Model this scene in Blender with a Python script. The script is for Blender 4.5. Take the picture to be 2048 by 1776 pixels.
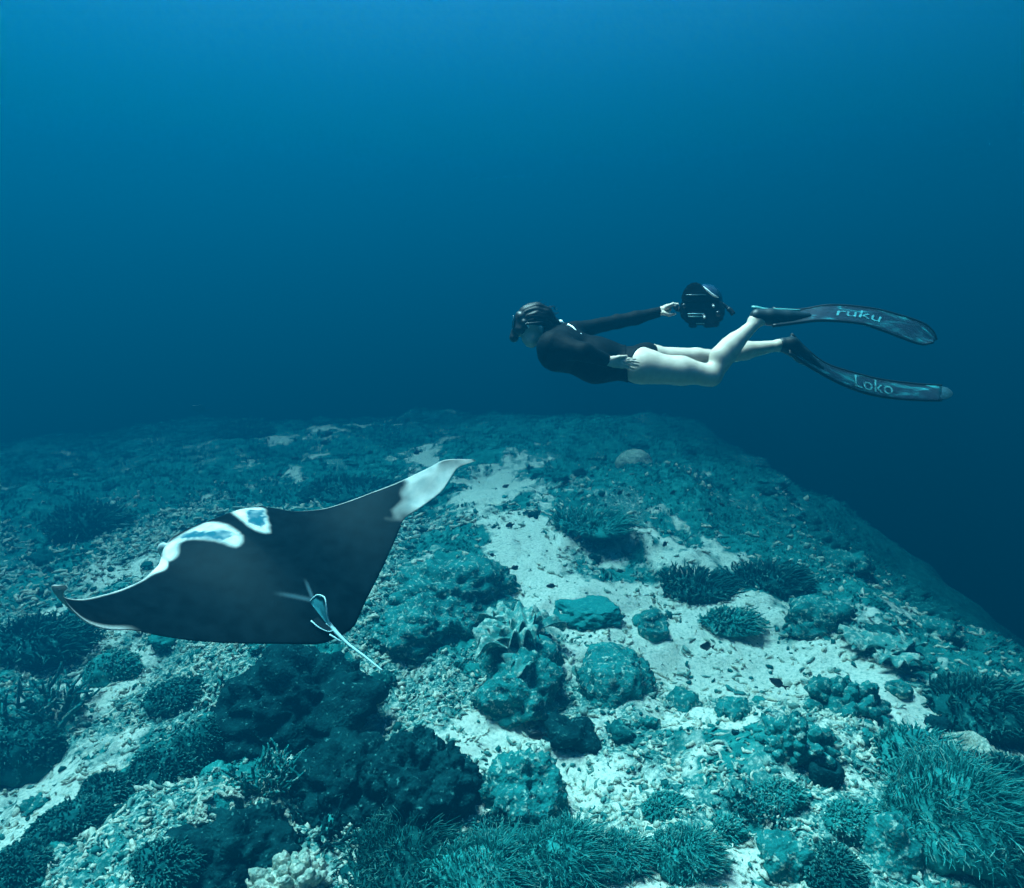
import bpy, bmesh, math, random
import numpy as np
from mathutils import Vector, Matrix

for o in list(bpy.data.objects):
    bpy.data.objects.remove(o, do_unlink=True)
scene = bpy.context.scene
COL = scene.collection

# ------------------------------------------------------------------ camera, world, sun, exposure
PITCH = math.radians(8.0)
FX = 1334.0                                   # focal length in photo pixels (2048 wide)
cam_data = bpy.data.cameras.new('camera')
cam_data.sensor_width = 36.0
cam_data.lens = 36.0 * FX / 2048.0
cam_data.clip_start = 0.05
cam_data.clip_end = 600.0
cam = bpy.data.objects.new('camera', cam_data)
cam.rotation_euler = (math.radians(90.0) - PITCH, 0.0, 0.0)
COL.objects.link(cam)
scene.camera = cam

SUN_DIR = Vector((-0.34, 0.12, 0.92)).normalized()      # towards the sun
world = bpy.data.worlds.new('World')
scene.world = world
world.use_nodes = True
wn = world.node_tree
sky = wn.nodes.new('ShaderNodeTexSky')
sky.sky_type = 'NISHITA'
sky.sun_disc = False
sky.sun_elevation = math.asin(SUN_DIR.z)
sky.sun_rotation = math.atan2(SUN_DIR.x, SUN_DIR.y)
bg = wn.nodes['Background']
bg.inputs['Strength'].default_value = 0.05
wn.links.new(sky.outputs['Color'], bg.inputs['Color'])

sun_data = bpy.data.lights.new('sun', 'SUN')
sun_data.energy = 5.0
sun_data.angle = math.radians(24.0)      # sunlight spread by the surface and the water
sun_data.color = (1.0, 0.96, 0.90)
sun = bpy.data.objects.new('sun', sun_data)
sun.rotation_euler = (-SUN_DIR).to_track_quat('-Z', 'Y').to_euler()
sun.location = SUN_DIR * 50.0
COL.objects.link(sun)

scene.view_settings.view_transform = 'Standard'
scene.view_settings.look = 'None'
scene.view_settings.gamma = 1.0
scene.view_settings.use_curve_mapping = False
scene.view_settings.exposure = 6.35
scene.cycles.max_bounces = 6
scene.cycles.diffuse_bounces = 3
scene.cycles.volume_bounces = 0
scene.cycles.use_denoising = True
scene.cycles.caustics_reflective = False
scene.cycles.caustics_refractive = False

# the water: one closed volume box round everything, its top face is the sea surface
WATER_TOP = 16.0
def build_water():
    me = bpy.data.meshes.new('haze')
    bm = bmesh.new()
    bmesh.ops.create_cube(bm, size=1.0)
    for v in bm.verts:
        v.co = Vector((v.co.x * 380.0, v.co.y * 380.0, (-60.0 if v.co.z < 0 else WATER_TOP)))
    bm.to_mesh(me); bm.free()
    o = bpy.data.objects.new('haze', me)
    COL.objects.link(o)
    o['kind'] = 'stuff'
    m = bpy.data.materials.new('water_volume')
    m.use_nodes = True
    nt = m.node_tree
    nt.nodes.clear()
    out = nt.nodes.new('ShaderNodeOutputMaterial')
    pv = nt.nodes.new('ShaderNodeVolumePrincipled')
    pv.inputs['Color'].default_value = (0.0, 0.027, 0.054, 1)
    pv.inputs['Density'].default_value = 0.180
    pv.inputs['Absorption Color'].default_value = (0.0, 0.037, 0.050, 1)
    pv.inputs['Anisotropy'].default_value = 0.3
    nt.links.new(pv.outputs['Volume'], out.inputs['Volume'])
    me.materials.append(m)
    return o
build_water()

# ------------------------------------------------------------------ helpers
def at(px, py, depth):
    """photo pixel + depth along the view axis -> world point"""
    u = (px - 1024.0) / FX; v = (888.0 - py) / FX
    s, c = math.sin(PITCH), math.cos(PITCH)
    return Vector((u * depth, (v * s + c) * depth, (v * c - s) * depth))

def tag(o, label=None, cat=None, group=None, kind=None):
    if label: o['label'] = label
    if cat: o['category'] = cat
    if group: o['group'] = group
    if kind: o['kind'] = kind
    return o

def empty(name, loc=(0, 0, 0)):
    o = bpy.data.objects.new(name, None)
    o.empty_display_size = 0.1
    o.location = loc
    COL.objects.link(o)
    return o

def mesh_np(name, verts, faces, smooth=True):
    """verts (n,3); faces: one (m,k) int array or list of such arrays"""
    verts = np.asarray(verts, np.float32)
    if not isinstance(faces, list): faces = [faces]
    faces = [np.asarray(f, np.int32) for f in faces if len(f)]
    me = bpy.data.meshes.new(name)
    me.vertices.add(len(verts)); me.vertices.foreach_set('co', verts.ravel())
    loops = np.concatenate([f.ravel() for f in faces])
    counts = np.concatenate([np.full(len(f), f.shape[1], np.int32) for f in faces])
    starts = np.concatenate([[0], np.cumsum(counts)[:-1]]).astype(np.int32)
    me.loops.add(len(loops)); me.loops.foreach_set('vertex_index', loops)
    me.polygons.add(len(counts)); me.polygons.foreach_set('loop_start', starts)
    try: me.polygons.foreach_set('loop_total', counts)
    except Exception: pass
    me.update(calc_edges=True)
    if smooth: me.polygons.foreach_set('use_smooth', np.ones(len(counts), bool))
    return me

def add_obj(name, me, mat=None, parent=None, loc=None):
    o = bpy.data.objects.new(name, me)
    if mat is not None and not me.materials: me.materials.append(mat)
    COL.objects.link(o)
    if parent is not None:
        o.parent = parent
        if loc is None:                       # mesh is in world space: undo the parent's offset
            w = Matrix.Identity(4)
            q = parent
            while q is not None:
                w = q.matrix_parent_inverse @ q.matrix_basis @ w; q = q.parent
            o.matrix_parent_inverse = w.inverted()
    if loc is not None: o.location = loc
    return o

def attr(me, name, vals):
    a = me.attributes.new(name, 'FLOAT', 'POINT')
    a.data.foreach_set('value', np.asarray(vals, np.float32))

_perm = np.random.default_rng(7).permutation(65536).astype(np.int64)
def _h(i, j, k):
    return _perm[(_perm[(_perm[i & 65535] + j) & 65535] + k) & 65535] / 65535.0
def noise3(p):
    """value noise in -1..1, p (...,3)"""
    p = np.asarray(p, float)
    i = np.floor(p).astype(np.int64); f = p - i
    f = f * f * f * (f * (f * 6 - 15) + 10)
    x, y, z = i[..., 0], i[..., 1], i[..., 2]; fx, fy, fz = f[..., 0], f[..., 1], f[..., 2]
    r = 0
    for dx in (0, 1):
        for dy in (0, 1):
            for dz in (0, 1):
                r = r + _h(x + dx, y + dy, z + dz) * (fx if dx else 1 - fx) * (fy if dy else 1 - fy) * (fz if dz else 1 - fz)
    return r * 2 - 1
def fbm(p, octaves=4, gain=0.5):
    p = np.asarray(p, float); a = 1.0; r = 0
    for k in range(octaves):
        r = r + a * noise3(p + 17.3 * k); p = p * 2.03; a *= gain
    return r
def xyz(x, y, s=1.0, z=0.0):
    return np.stack([np.asarray(x) * s, np.asarray(y) * s, np.zeros_like(x) + z], -1)

def material(name, build):
    m = bpy.data.materials.new(name)
    m.use_nodes = True
    nt = m.node_tree
    b = nt.nodes['Principled BSDF']
    build(nt, b)
    return m
def node(nt, kind, **kw):
    n = nt.nodes.new(kind)
    for k, v in kw.items():
        if k in n.inputs: n.inputs[k].default_value = v
        else: setattr(n, k, v)
    return n
def ramp(nt, fac, stops):
    r = nt.nodes.new('ShaderNodeValToRGB')
    e = r.color_ramp.elements
    while len(e) < len(stops): e.new(0.5)
    for el, (p, c) in zip(e, stops):
        el.position = p; el.color = tuple(c) + (1,) if len(c) == 3 else c
    nt.links.new(fac, r.inputs['Fac'])
    return r
def mix(nt, fac, a, b):
    m = nt.nodes.new('ShaderNodeMix'); m.data_type = 'RGBA'
    for s, v in ((m.inputs[0], fac), (m.inputs[6], a), (m.inputs[7], b)):
        if hasattr(v, 'links') or isinstance(v, bpy.types.NodeSocket): nt.links.new(v, s)
        elif isinstance(v, (int, float)): s.default_value = v
        else: s.default_value = tuple(v) + (1,)
    return m.outputs[2]
def bump(nt, b, height, strength=0.5, dist=0.02):
    n = node(nt, 'ShaderNodeBump', Strength=strength, Distance=dist)
    nt.links.new(height, n.inputs['Height']); nt.links.new(n.outputs['Normal'], b.inputs['Normal'])

CAM_U = np.array([0, math.sin(PITCH), math.cos(PITCH)]); CAM_F = np.array([0, math.cos(PITCH), -math.sin(PITCH)]); CAM_X = np.array([1.0, 0, 0])
def tube(pts, rad, sides=8, cap=True):
    """verts, faces of a tube along points"""
    P = np.array([tuple(p) for p in pts], float); n = len(P)
    rad = np.broadcast_to(np.asarray(rad, float), (n,))
    T = np.gradient(P, axis=0); T /= np.linalg.norm(T, axis=1)[:, None] + 1e-12
    up = np.array([0.13, 0.27, 0.95]); N = np.cross(T, up); N /= np.linalg.norm(N, axis=1)[:, None] + 1e-9
    B = np.cross(T, N)
    a = np.linspace(0, 2 * np.pi, sides, endpoint=False)
    V = (P[:, None] + rad[:, None, None] * (np.cos(a)[None, :, None] * N[:, None] + np.sin(a)[None, :, None] * B[:, None])).reshape(-1, 3)
    i = np.arange(n - 1)[:, None] * sides; j = np.arange(sides)[None]; j2 = (j + 1) % sides
    F = np.stack([i + j, i + j2, i + sides + j2, i + sides + j], -1).reshape(-1, 4)
    if cap:
        V = np.concatenate([V, P[:1], P[-1:]]); jj = np.arange(sides)
        e1 = np.stack([np.full(sides, n * sides), (jj + 1) % sides, jj], 1)
        e2 = np.stack([np.full(sides, n * sides + 1), (n - 1) * sides + jj, (n - 1) * sides + (jj + 1) % sides], 1)
        return V, [F, np.concatenate([e1, e2])]
    return V, [F]
def join(parts):
    vs, q, t, o = [], [], [], 0
    for V, fs in parts:
        for f in fs:
            (q if f.shape[1] == 4 else t).append(f + o)
        vs.append(V); o += len(V)
    out = []
    if q: out.append(np.concatenate(q))
    if t: out.append(np.concatenate(t))
    return np.concatenate(vs), out
def spline(pts, n=40):
    P = np.array([tuple(p) for p in pts], float)
    d = np.concatenate([[0], np.cumsum(np.linalg.norm(np.diff(P, axis=0), axis=1))]); d /= d[-1]
    M = np.zeros_like(P); M[1:-1] = (P[2:] - P[:-2]) / (d[2:] - d[:-2])[:, None]; M[0] = (P[1] - P[0]) / (d[1] - d[0]); M[-1] = (P[-1] - P[-2]) / (d[-1] - d[-2])
    t = np.linspace(0, 1, n); i = np.clip(np.searchsorted(d, t, 'right') - 1, 0, len(P) - 2)
    h = (d[i + 1] - d[i]); u = ((t - d[i]) / h)[:, None]; h = h[:, None]
    return (2 * u**3 - 3 * u**2 + 1) * P[i] + (u**3 - 2 * u**2 + u) * h * M[i] + (-2 * u**3 + 3 * u**2) * P[i + 1] + (u**3 - u**2) * h * M[i + 1]

def simple(name, col, rough=.5, spec=.4, metal=0.0, coat=0.0):
    def b(nt, p):
        n = node(nt, 'ShaderNodeTexNoise', Scale=30.0, Detail=4.0)
        c = node(nt, 'ShaderNodeTexCoord'); nt.links.new(c.outputs['Object'], n.inputs['Vector'])
        lo = tuple(x * .9 for x in col); hi = tuple(min(1, x * 1.07) for x in col)
        nt.links.new(ramp(nt, n.outputs['Fac'], [(.3, lo), (.7, hi)]).outputs['Color'], p.inputs['Base Color'])
        p.inputs['Roughness'].default_value = rough; p.inputs['Specular IOR Level'].default_value = spec
        p.inputs['Metallic'].default_value = metal; p.inputs['Coat Weight'].default_value = coat
    return material(name, b)
# ------------------------------------------------------------------ seabed
_bx = np.array([-60, -5, 2, 4, 6, 8, 11, 14, 17, 22, 30, 60, 110]); _bz = np.array([-3.3, -3.1, -3.0, -3.0, -2.75, -2.4, -1.95, -1.6, -1.6, -2.6, -5.0, -16, -34])
def smoothstep(a, b, x):
    t = np.clip((x - a) / (b - a), 0, 1); return t * t * (3 - 2 * t)
KR = 1.5                                                  # size of the reef against the plan below (metres)
def ground_base(x, y):
    x = np.asarray(x, float); y = np.asarray(y, float)
    ys = [y - .8, y, y + .8]
    z = sum(np.interp(q, _bx, _bz) for q in ys) / 3
    x = x + .9 * np.interp(y, [0, 4, 9, 30], [0, 0, 1, 1]) * (noise3(xyz(x * .3, y, .33, 6.6)) + .4 * noise3(xyz(x, y, .9, 2.6)))
    k = np.interp(y, [0, 4, 8, 14, 24], [.05, .055, .072, .085, .12])
    e = np.maximum(0, x - np.interp(y, [0, 5, 9, 14], [2.2, 2.3, 2.3, 2.4]))
    z = z - np.where(e < 5.0, k * e * e, k * 25 + 10 * k * (e - 5.0))
    e = np.maximum(0, -x - 3.0)
    z = z - np.where(e < 10.0, 0.010 * e * e, 1.0 + 0.2 * (e - 10.0))
    return np.maximum(z, -36.0)
def ground(x, y):
    x = np.asarray(x, float) / KR; y = np.asarray(y, float) / KR
    z = ground_base(x, y)
    z = z + 0.20 * fbm(xyz(x, y, 0.5, 3.1), 2) + 0.075 * fbm(xyz(x, y, 1.9, 8.7), 2) + 0.022 * fbm(xyz(x, y, 6.5, 1.2), 2)
    z = z + 0.10 * smoothstep(1.5, 4.0, x) * fbm(xyz(x, y, 1.25, 12.4), 2)
    return z * KR
def gz(x, y): return float(ground(np.array([x]), np.array([y]))[0])
def hit(px, py):
    """ground point under a photo pixel"""
    d = at(px, py, 1.0)
    t = np.linspace(2.0, 60.0, 6000)
    g = ground(d.x * t, d.y * t)
    i = np.argmax(d.z * t < g)
    if i == 0 and not (d.z * t[0] < g[0]): i = int(np.argmin(d.z * t - g))
    k = t[i]
    return Vector((d.x * k, d.y * k, d.z * k)), k

def axis(pieces):
    a = []
    for lo, hi, st in pieces: a.append(np.arange(lo, hi, st))
    return np.concatenate(a + [[pieces[-1][1]]])
# where the pale sand lies: photo pixel, radius in photo pixels, strength
SAND = [(990, 985, 60, 1), (1035, 1060, 50, 1.1), (1085, 1150, 65, 1.2), (1135, 1210, 60, 1.1), (1250, 1240, 95, 1.3), (1130, 1330, 50, 1), (1330, 1290, 110, 1.5),
        (1430, 1290, 115, 1.5), (1420, 1370, 100, 1.4), (1520, 1320, 95, 1.4), (1620, 1345, 75, 1.2), (1720, 1370, 70, 1.2), (1790, 1440, 65, 1.3), (1360, 1430, 60, .8),
        (1000, 1500, 60, .8), (980, 1590, 40, .8), (1130, 1600, 60, .8), (1200, 1560, 60, .7), (850, 890, 35, .8), (650, 870, 60, .5), (1780, 1270, 50, .8),
        (1320, 1740, 80, .9), (1500, 1760, 80, .9), (230, 1370, 60, .8), (170, 1260, 60, .7), (330, 1560, 60, .6), (60, 1620, 90, .7), (750, 1420, 50, .7), (850, 1370, 60, .6)]
_sand = []
def prep_sand():
    for px, py, r, s in SAND:
        p, k = hit(px, py)
        rx = 1.18 * r / FX * p.length
        ry = rx * min(3.0, 0.75 * p.length / max(0.6, -p.z))
        _sand.append((p.x, p.y, rx, ry, s))
def sand_amount(x, y):
    v = np.zeros_like(x, dtype=float)
    for cx, cy, rx, ry, s in _sand:
        v = np.maximum(v, s * np.exp(-0.5 * (((x - cx) / rx) ** 2 + ((y - cy) / ry) ** 2) * 1.2))
    n = fbm(xyz(x, y, 1.9 / KR, 5.5), 4, .62)
    return np.clip(v + 0.55 * n - .06, 0, 1)
def rubble_amount(x, y):
    """broken pale coral in the near and the left of the reef"""
    x = np.asarray(x, float) / KR; y = np.asarray(y, float) / KR
    near = 1 - smoothstep(5.0, 8.5, y + 0.35 * np.maximum(0, x)) * 1.0
    left = smoothstep(0.2, -2.0, x) * (1 - smoothstep(6.5, 11, y)) * .95
    n = fbm(xyz(x, y, 1.3, 9.9), 3)
    return np.clip(np.maximum(near, left) * 0.75 + 0.55 * n, 0, 1)
def build_ground():
    xs = axis([(-110, -40, 5), (-40, -16, .8), (-16, -6, .14), (-6, -3.6, .05), (-3.6, 4.6, .024), (4.6, 8, .06), (8, 16, .3), (16, 40, 2), (40, 110, 5)])
    ys = axis([(-110, -10, 6), (-10, 1.5, .5), (1.5, 2.4, .06), (2.4, 7, .024), (7, 11, .05), (11, 20, .12), (20, 40, .6), (40, 110, 4)])
    X, Y = np.meshgrid(xs, ys)
    Z = ground(X * KR, Y * KR) / KR
    near = np.exp(-((np.maximum(0, np.hypot(X * .8, Y) - 7) / 4) ** 2))
    s = sand_amount(X * KR, Y * KR)
    Z = Z + near * (1 - .75 * s) * (0.016 * fbm(xyz(X, Y, 17, 2.2), 2) + 0.012 * np.abs(fbm(xyz(X, Y, 31, 4.2), 1)))
    n, m = X.shape
    idx = np.arange(n * m).reshape(n, m)
    F = np.stack([idx[:-1, :-1], idx[:-1, 1:], idx[1:, 1:], idx[1:, :-1]], -1).reshape(-1, 4)
    me = mesh_np('seabed', np.stack([X, Y, Z], -1).reshape(-1, 3) * KR, F)
    attr(me, 'sand', s.ravel()); attr(me, 'rubble', rubble_amount(X * KR, Y * KR).ravel())
    def b(nt, p):
        geo = node(nt, 'ShaderNodeNewGeometry')
        a1 = node(nt, 'ShaderNodeAttribute', attribute_name='sand'); a2 = node(nt, 'ShaderNodeAttribute', attribute_name='rubble')
        n1 = node(nt, 'ShaderNodeTexNoise', Scale=6.0, Detail=6.0, Roughness=.65); n2 = node(nt, 'ShaderNodeTexNoise', Scale=26.0, Detail=5.0, Roughness=.6)
        v = node(nt, 'ShaderNodeTexVoronoi', Scale=22.0)
        for q in (n1, n2, v): nt.links.new(geo.outputs['Position'], q.inputs['Vector'])
        algae = ramp(nt, n1.outputs['Fac'], [(.30, (.006, .10, .10)), (.5, (.012, .20, .19)), (.72, (.05, .36, .32))]).outputs['Color']
        pale = ramp(nt, n2.outputs['Fac'], [(.42, (.010, .12, .118)), (.54, (.12, .32, .29)), (.66, (.70, .68, .58))]).outputs['Color']
        sandc = ramp(nt, n2.outputs['Fac'], [(.30, (.20, .36, .33)), (.42, (.56, .59, .51)), (.56, (.78, .74, .64)), (.8, (.85, .82, .73))]).outputs['Color']
        # threshold the two masks with noise so their borders are broken up
        def thr(aout, lo, hi):
            ad = node(nt, 'ShaderNodeMath', operation='ADD'); nt.links.new(aout, ad.inputs[0])
            mu = node(nt, 'ShaderNodeMath', operation='MULTIPLY_ADD'); nt.links.new(n1.outputs['Fac'], mu.inputs[0]); mu.inputs[1].default_value = .9; mu.inputs[2].default_value = -.45
            nt.links.new(mu.outputs[0], ad.inputs[1])
            mr = node(nt, 'ShaderNodeMapRange', **{'From Min': lo, 'From Max': hi}); nt.links.new(ad.outputs[0], mr.inputs['Value'])
            return mr.outputs[0]
        c = mix(nt, thr(a2.outputs['Fac'], .35, .65), algae, pale)
        c = mix(nt, thr(a1.outputs['Fac'], .36, .62), c, sandc)
        nt.links.new(c, p.inputs['Base Color'])
        p.inputs['Roughness'].default_value = .95; p.inputs['Specular IOR Level'].default_value = .02
        bump(nt, p, n2.outputs['Fac'], .6, .03)
    o = add_obj('seabed', me, material('seabed_sand_and_algae', b))
    o['kind'] = 'structure'
    return o
prep_sand()
seabed = build_ground()
# ------------------------------------------------------------------ corals
def ico(sub):
    bm = bmesh.new(); bmesh.ops.create_icosphere(bm, subdivisions=sub, radius=1.0)
    V = np.array([v.co[:] for v in bm.verts]); F = np.array([[v.index for v in f.verts] for f in bm.faces]); bm.free()
    return V, F
ICO = {k: ico(k) for k in (1, 2, 3, 4, 5, 6)}

def coral_material(name, dark, mid, light, thr=.56, scale=18.0, bumps=.7):
    def b(nt, p):
        g = node(nt, 'ShaderNodeNewGeometry'); n1 = node(nt, 'ShaderNodeTexNoise', Scale=scale * .33, Detail=5.0, Roughness=.65); n2 = node(nt, 'ShaderNodeTexNoise', Scale=scale, Detail=4.0, Roughness=.6)
        vo = node(nt, 'ShaderNodeTexVoronoi', Scale=scale * 1.6)
        for q in (n1, n2, vo): nt.links.new(g.outputs['Position'], q.inputs['Vector'])
        c = ramp(nt, n1.outputs['Fac'], [(.32, dark), (.62, mid)]).outputs['Color']
        f = ramp(nt, n2.outputs['Fac'], [(thr, (0, 0, 0)), (thr + .12, (1, 1, 1))]).outputs['Color']
        nt.links.new(mix(nt, f, c, light), p.inputs['Base Color'])
        p.inputs['Roughness'].default_value = .9; p.inputs['Specular IOR Level'].default_value = .02
        ad = node(nt, 'ShaderNodeMath', operation='ADD'); nt.links.new(n2.outputs['Fac'], ad.inputs[0]); nt.links.new(vo.outputs['Distance'], ad.inputs[1])
        bump(nt, p, ad.outputs[0], bumps, .02)
    return material(name, b)
M_bommie = coral_material('dark_stony_coral', (.001, .012, .016), (.004, .050, .054), (.06, .26, .25), .60)
M_bommie2 = coral_material('teal_stony_coral', (.005, .10, .10), (.016, .23, .22), (.42, .55, .47), .55)
M_soft = coral_material('teal_soft_coral', (.008, .15, .145), (.022, .28, .26), (.08, .42, .37), .56, 12.0, .3)
M_softdark = coral_material('dark_soft_coral', (.002, .045, .048), (.008, .12, .118), (.05, .30, .27), .56, 14.0, .3)
M_cushion = coral_material('smooth_teal_coral', (.010, .190, .185), (.018, .27, .26), (.06, .36, .33), .56, 14.0, .6)
M_pale = coral_material('pale_coral', (.10, .26, .22), (.46, .48, .40), (.70, .66, .54), .50, 22.0, .7)
M_ruffle = coral_material('leather_coral', (.02, .20, .19), (.09, .34, .31), (.50, .58, .50), .50, 11.0, .4)

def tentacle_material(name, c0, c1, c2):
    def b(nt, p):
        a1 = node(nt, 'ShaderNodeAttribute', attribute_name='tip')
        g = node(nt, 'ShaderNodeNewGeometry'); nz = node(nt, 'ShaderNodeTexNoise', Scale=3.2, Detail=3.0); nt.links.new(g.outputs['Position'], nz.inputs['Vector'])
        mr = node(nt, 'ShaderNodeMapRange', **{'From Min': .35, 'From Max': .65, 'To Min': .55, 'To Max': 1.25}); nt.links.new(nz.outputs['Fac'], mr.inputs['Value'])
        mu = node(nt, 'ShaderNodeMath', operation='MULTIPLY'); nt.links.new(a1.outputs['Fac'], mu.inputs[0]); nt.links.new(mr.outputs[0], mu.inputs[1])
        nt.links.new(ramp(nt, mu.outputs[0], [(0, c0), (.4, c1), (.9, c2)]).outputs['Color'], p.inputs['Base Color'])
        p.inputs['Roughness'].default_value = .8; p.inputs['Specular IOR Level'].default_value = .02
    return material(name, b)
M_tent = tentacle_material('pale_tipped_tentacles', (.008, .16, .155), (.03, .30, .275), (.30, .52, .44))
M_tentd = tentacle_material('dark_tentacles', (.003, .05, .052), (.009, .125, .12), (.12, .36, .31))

def tentacles(rx, ry, rz, n, length, rad, seed, lean=.5, segs=4, sides=3):
    """strands growing out of a dome; returns verts, quads"""
    r = np.random.default_rng(seed)
    u = r.uniform(0, 1, n); ph = r.uniform(0, 2 * np.pi, n)
    th = np.arccos(1 - u * .95)
    nrm = np.stack([np.sin(th) * np.cos(ph), np.sin(th) * np.sin(ph), np.cos(th)], 1)
    p0 = nrm * np.array([rx, ry, rz]) * (.95 + .22 * noise3(nrm * 1.4 + seed * 3.7))[:, None]
    flow = np.array([.55, -.25, .1]); t = np.linspace(0, 1, segs + 1)
    L = length * r.uniform(.6, 1.25, n)
    bend = flow + r.normal(size=(n, 3)) * .38 + 1.1 * np.stack([noise3(p0 / rx * 1.6 + 3), noise3(p0 / rx * 1.6 + 11), noise3(p0 / rx * 1.6 + 23) * .4], 1)
    d = nrm + np.array([0, 0, .35])
    wob = r.normal(size=(n, 1, 3)) * np.sin(t[None, :, None] * r.uniform(4, 9, (n, 1, 1)) + r.uniform(0, 6, (n, 1, 1))) * .16 * t[None, :, None]
    P = p0[:, None] + L[:, None, None] * (wob + d[:, None] * t[None, :, None] + bend[:, None] * lean * (t ** 2)[None, :, None] - np.array([0, 0, .35]) * (t ** 3)[None, :, None])
    T = np.gradient(P, axis=1); T /= np.linalg.norm(T, axis=2, keepdims=True) + 1e-9
    N = np.cross(T, np.array([.3, .9, .2])); N /= np.linalg.norm(N, axis=2, keepdims=True) + 1e-9; B = np.cross(T, N)
    R = rad * np.interp(t, [0, .6, .9, 1], [.9, 1, .95, .4])
    a = np.linspace(0, 2 * np.pi, sides, endpoint=False)
    V = P[:, :, None] + R[None, :, None, None] * (np.cos(a)[None, None, :, None] * N[:, :, None] + np.sin(a)[None, None, :, None] * B[:, :, None])
    S = segs + 1
    base = (np.arange(n) * S * sides)[:, None, None] + (np.arange(segs) * sides)[None, :, None]
    j = np.arange(sides)[None, None]; j2 = (j + 1) % sides
    F = np.stack([base + j, base + j2, base + sides + j2, base + sides + j], -1).reshape(-1, 4)
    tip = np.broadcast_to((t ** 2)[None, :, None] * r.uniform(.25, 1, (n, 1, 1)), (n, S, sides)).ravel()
    return V.reshape(-1, 3), F, tip

def lump(rx, ry, rz, seed, sub=4, rough=.28, freq=1.6, knob=.10, kf=5.0, flat=.0):
    V, F = ICO[sub]; V = V.copy()
    d = 1 + rough * fbm(V * freq + seed * 3.7, 3) + knob * (np.abs(fbm(V * kf + seed * 1.9, 2)) * -1.0 + .35) + knob * .4 * fbm(V * kf * 2.7 + seed, 2)
    V = V * d[:, None]
    if flat: V[:, 2] = np.where(V[:, 2] > flat, flat + (V[:, 2] - flat) * .25, V[:, 2])
    V[:, 2] = np.where(V[:, 2] < 0, V[:, 2] * .6, V[:, 2])
    return V * np.array([rx, ry, rz]), F

def put(name, me, mat, p, label, cat='coral', group=None, sink=.05):
    o = add_obj(name, me, mat, None, (p.x, p.y, p.z - sink))
    tag(o, label, cat, group)
    return o

def bommie(px, py, w, h, label, mat=None, seed=0, sub=5, **kw):
    """massive stony coral; px,py is the middle of its foot in the photo"""
    p, k = hit(px, py); s = p.length / FX
    V, F = lump(w * s * .5, w * s * .46, h * s, seed, sub, **kw)
    return put('stony_coral', mesh_np('stony_coral', V, F), mat or M_bommie, p, label, sink=.04)

def soft(px, py, w, h, label, seed=0, dark=False, n=1000, length=None, rad=None, group=None, lean=.5):
    p, k = hit(px, py); s = p.length / FX
    rx = w * s * .42; rz = h * s * .62
    L = length * KR if length else min(.11 * KR, max(.035 * KR, .26 * rx)); R = rad or (max(.0034 * KR, .0008 * p.length) if n > 1200 and not length else max(.0046 * KR, .0013 * p.length))
    if n > 1200 and not length: L *= .85; lean = .8
    root = empty('soft_coral', (p.x, p.y, p.z - .03)); tag(root, label, 'soft coral', group)
    m = M_softdark if dark else M_soft
    V, F = lump(rx, rx * .9, rz, seed, 4, .20, 1.4, .12)
    b = add_obj('base', mesh_np('base', V, F), m, root, (0, 0, 0))
    n = int(n * (.85 if n > 1200 and not length else .55))
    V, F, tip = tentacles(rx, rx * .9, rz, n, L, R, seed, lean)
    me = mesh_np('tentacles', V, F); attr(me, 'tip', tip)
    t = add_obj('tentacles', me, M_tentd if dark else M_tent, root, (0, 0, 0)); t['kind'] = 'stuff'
    return root

def ruffled(px, py, w, h, label, seed=1):
    """leather coral: nested wavy-edged folds"""
    p, k = hit(px, py); s = p.length / FX
    root = empty('leather_coral', (p.x, p.y, p.z - .03)); tag(root, label, 'coral')
    r = np.random.default_rng(seed)
    V, F = lump(w * s * .42, w * s * .38, h * s * .55, seed, 4, .22, 1.6, .08)
    add_obj('base', mesh_np('base', V, F), M_bommie2, root, (0, 0, 0))
    for q in range(11):
        cx, cy = r.uniform(-.30, .22) * w * s, r.uniform(-.42, .25) * w * s
        a0 = r.uniform(1.6, 3.4) if q < 7 else r.uniform(0, 6.28); R0 = r.uniform(.26, .44) * w * s; hz = h * s * r.uniform(.50, .80) * (1 - abs(cx) / (w * s))
        u = np.linspace(-1.1, 1.1, 40); v = np.linspace(0, 1, 9)
        U, Vv = np.meshgrid(u, v, indexing='ij')
        wav = np.sin(U * 9 + q) * .10 + np.sin(U * 17 + q * 2) * .05
        rad = R0 * (.25 + .75 * Vv) * (1 + wav * Vv)
        X = cx + rad * np.cos(a0 + U); Y = cy + rad * np.sin(a0 + U)
        Z = hz * (.65 + .45 * Vv + .22 * np.sin(U * 13 + q) * Vv ** 2 - .35 * Vv ** 3)
        P = np.stack([X, Y, Z], -1).reshape(-1, 3); kk = np.arange(360).reshape(40, 9)
        F = np.stack([kk[:-1, :-1], kk[1:, :-1], kk[1:, 1:], kk[:-1, 1:]], -1).reshape(-1, 4)
        rm = np.concatenate([kk[:, 0], kk[-1, 1:], kk[-2::-1, -1], kk[0, -2:0:-1]]); rr = np.roll(rm, -1)
        P2 = P - np.array([0, 0, .018]); F = np.concatenate([F, F[:, ::-1] + 360, np.stack([rm, rm + 360, rr + 360, rr], 1)])
        add_obj('fold', mesh_np('fold', np.concatenate([P, P2]), F), M_ruffle, root, (0, 0, 0))
    return root

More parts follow.
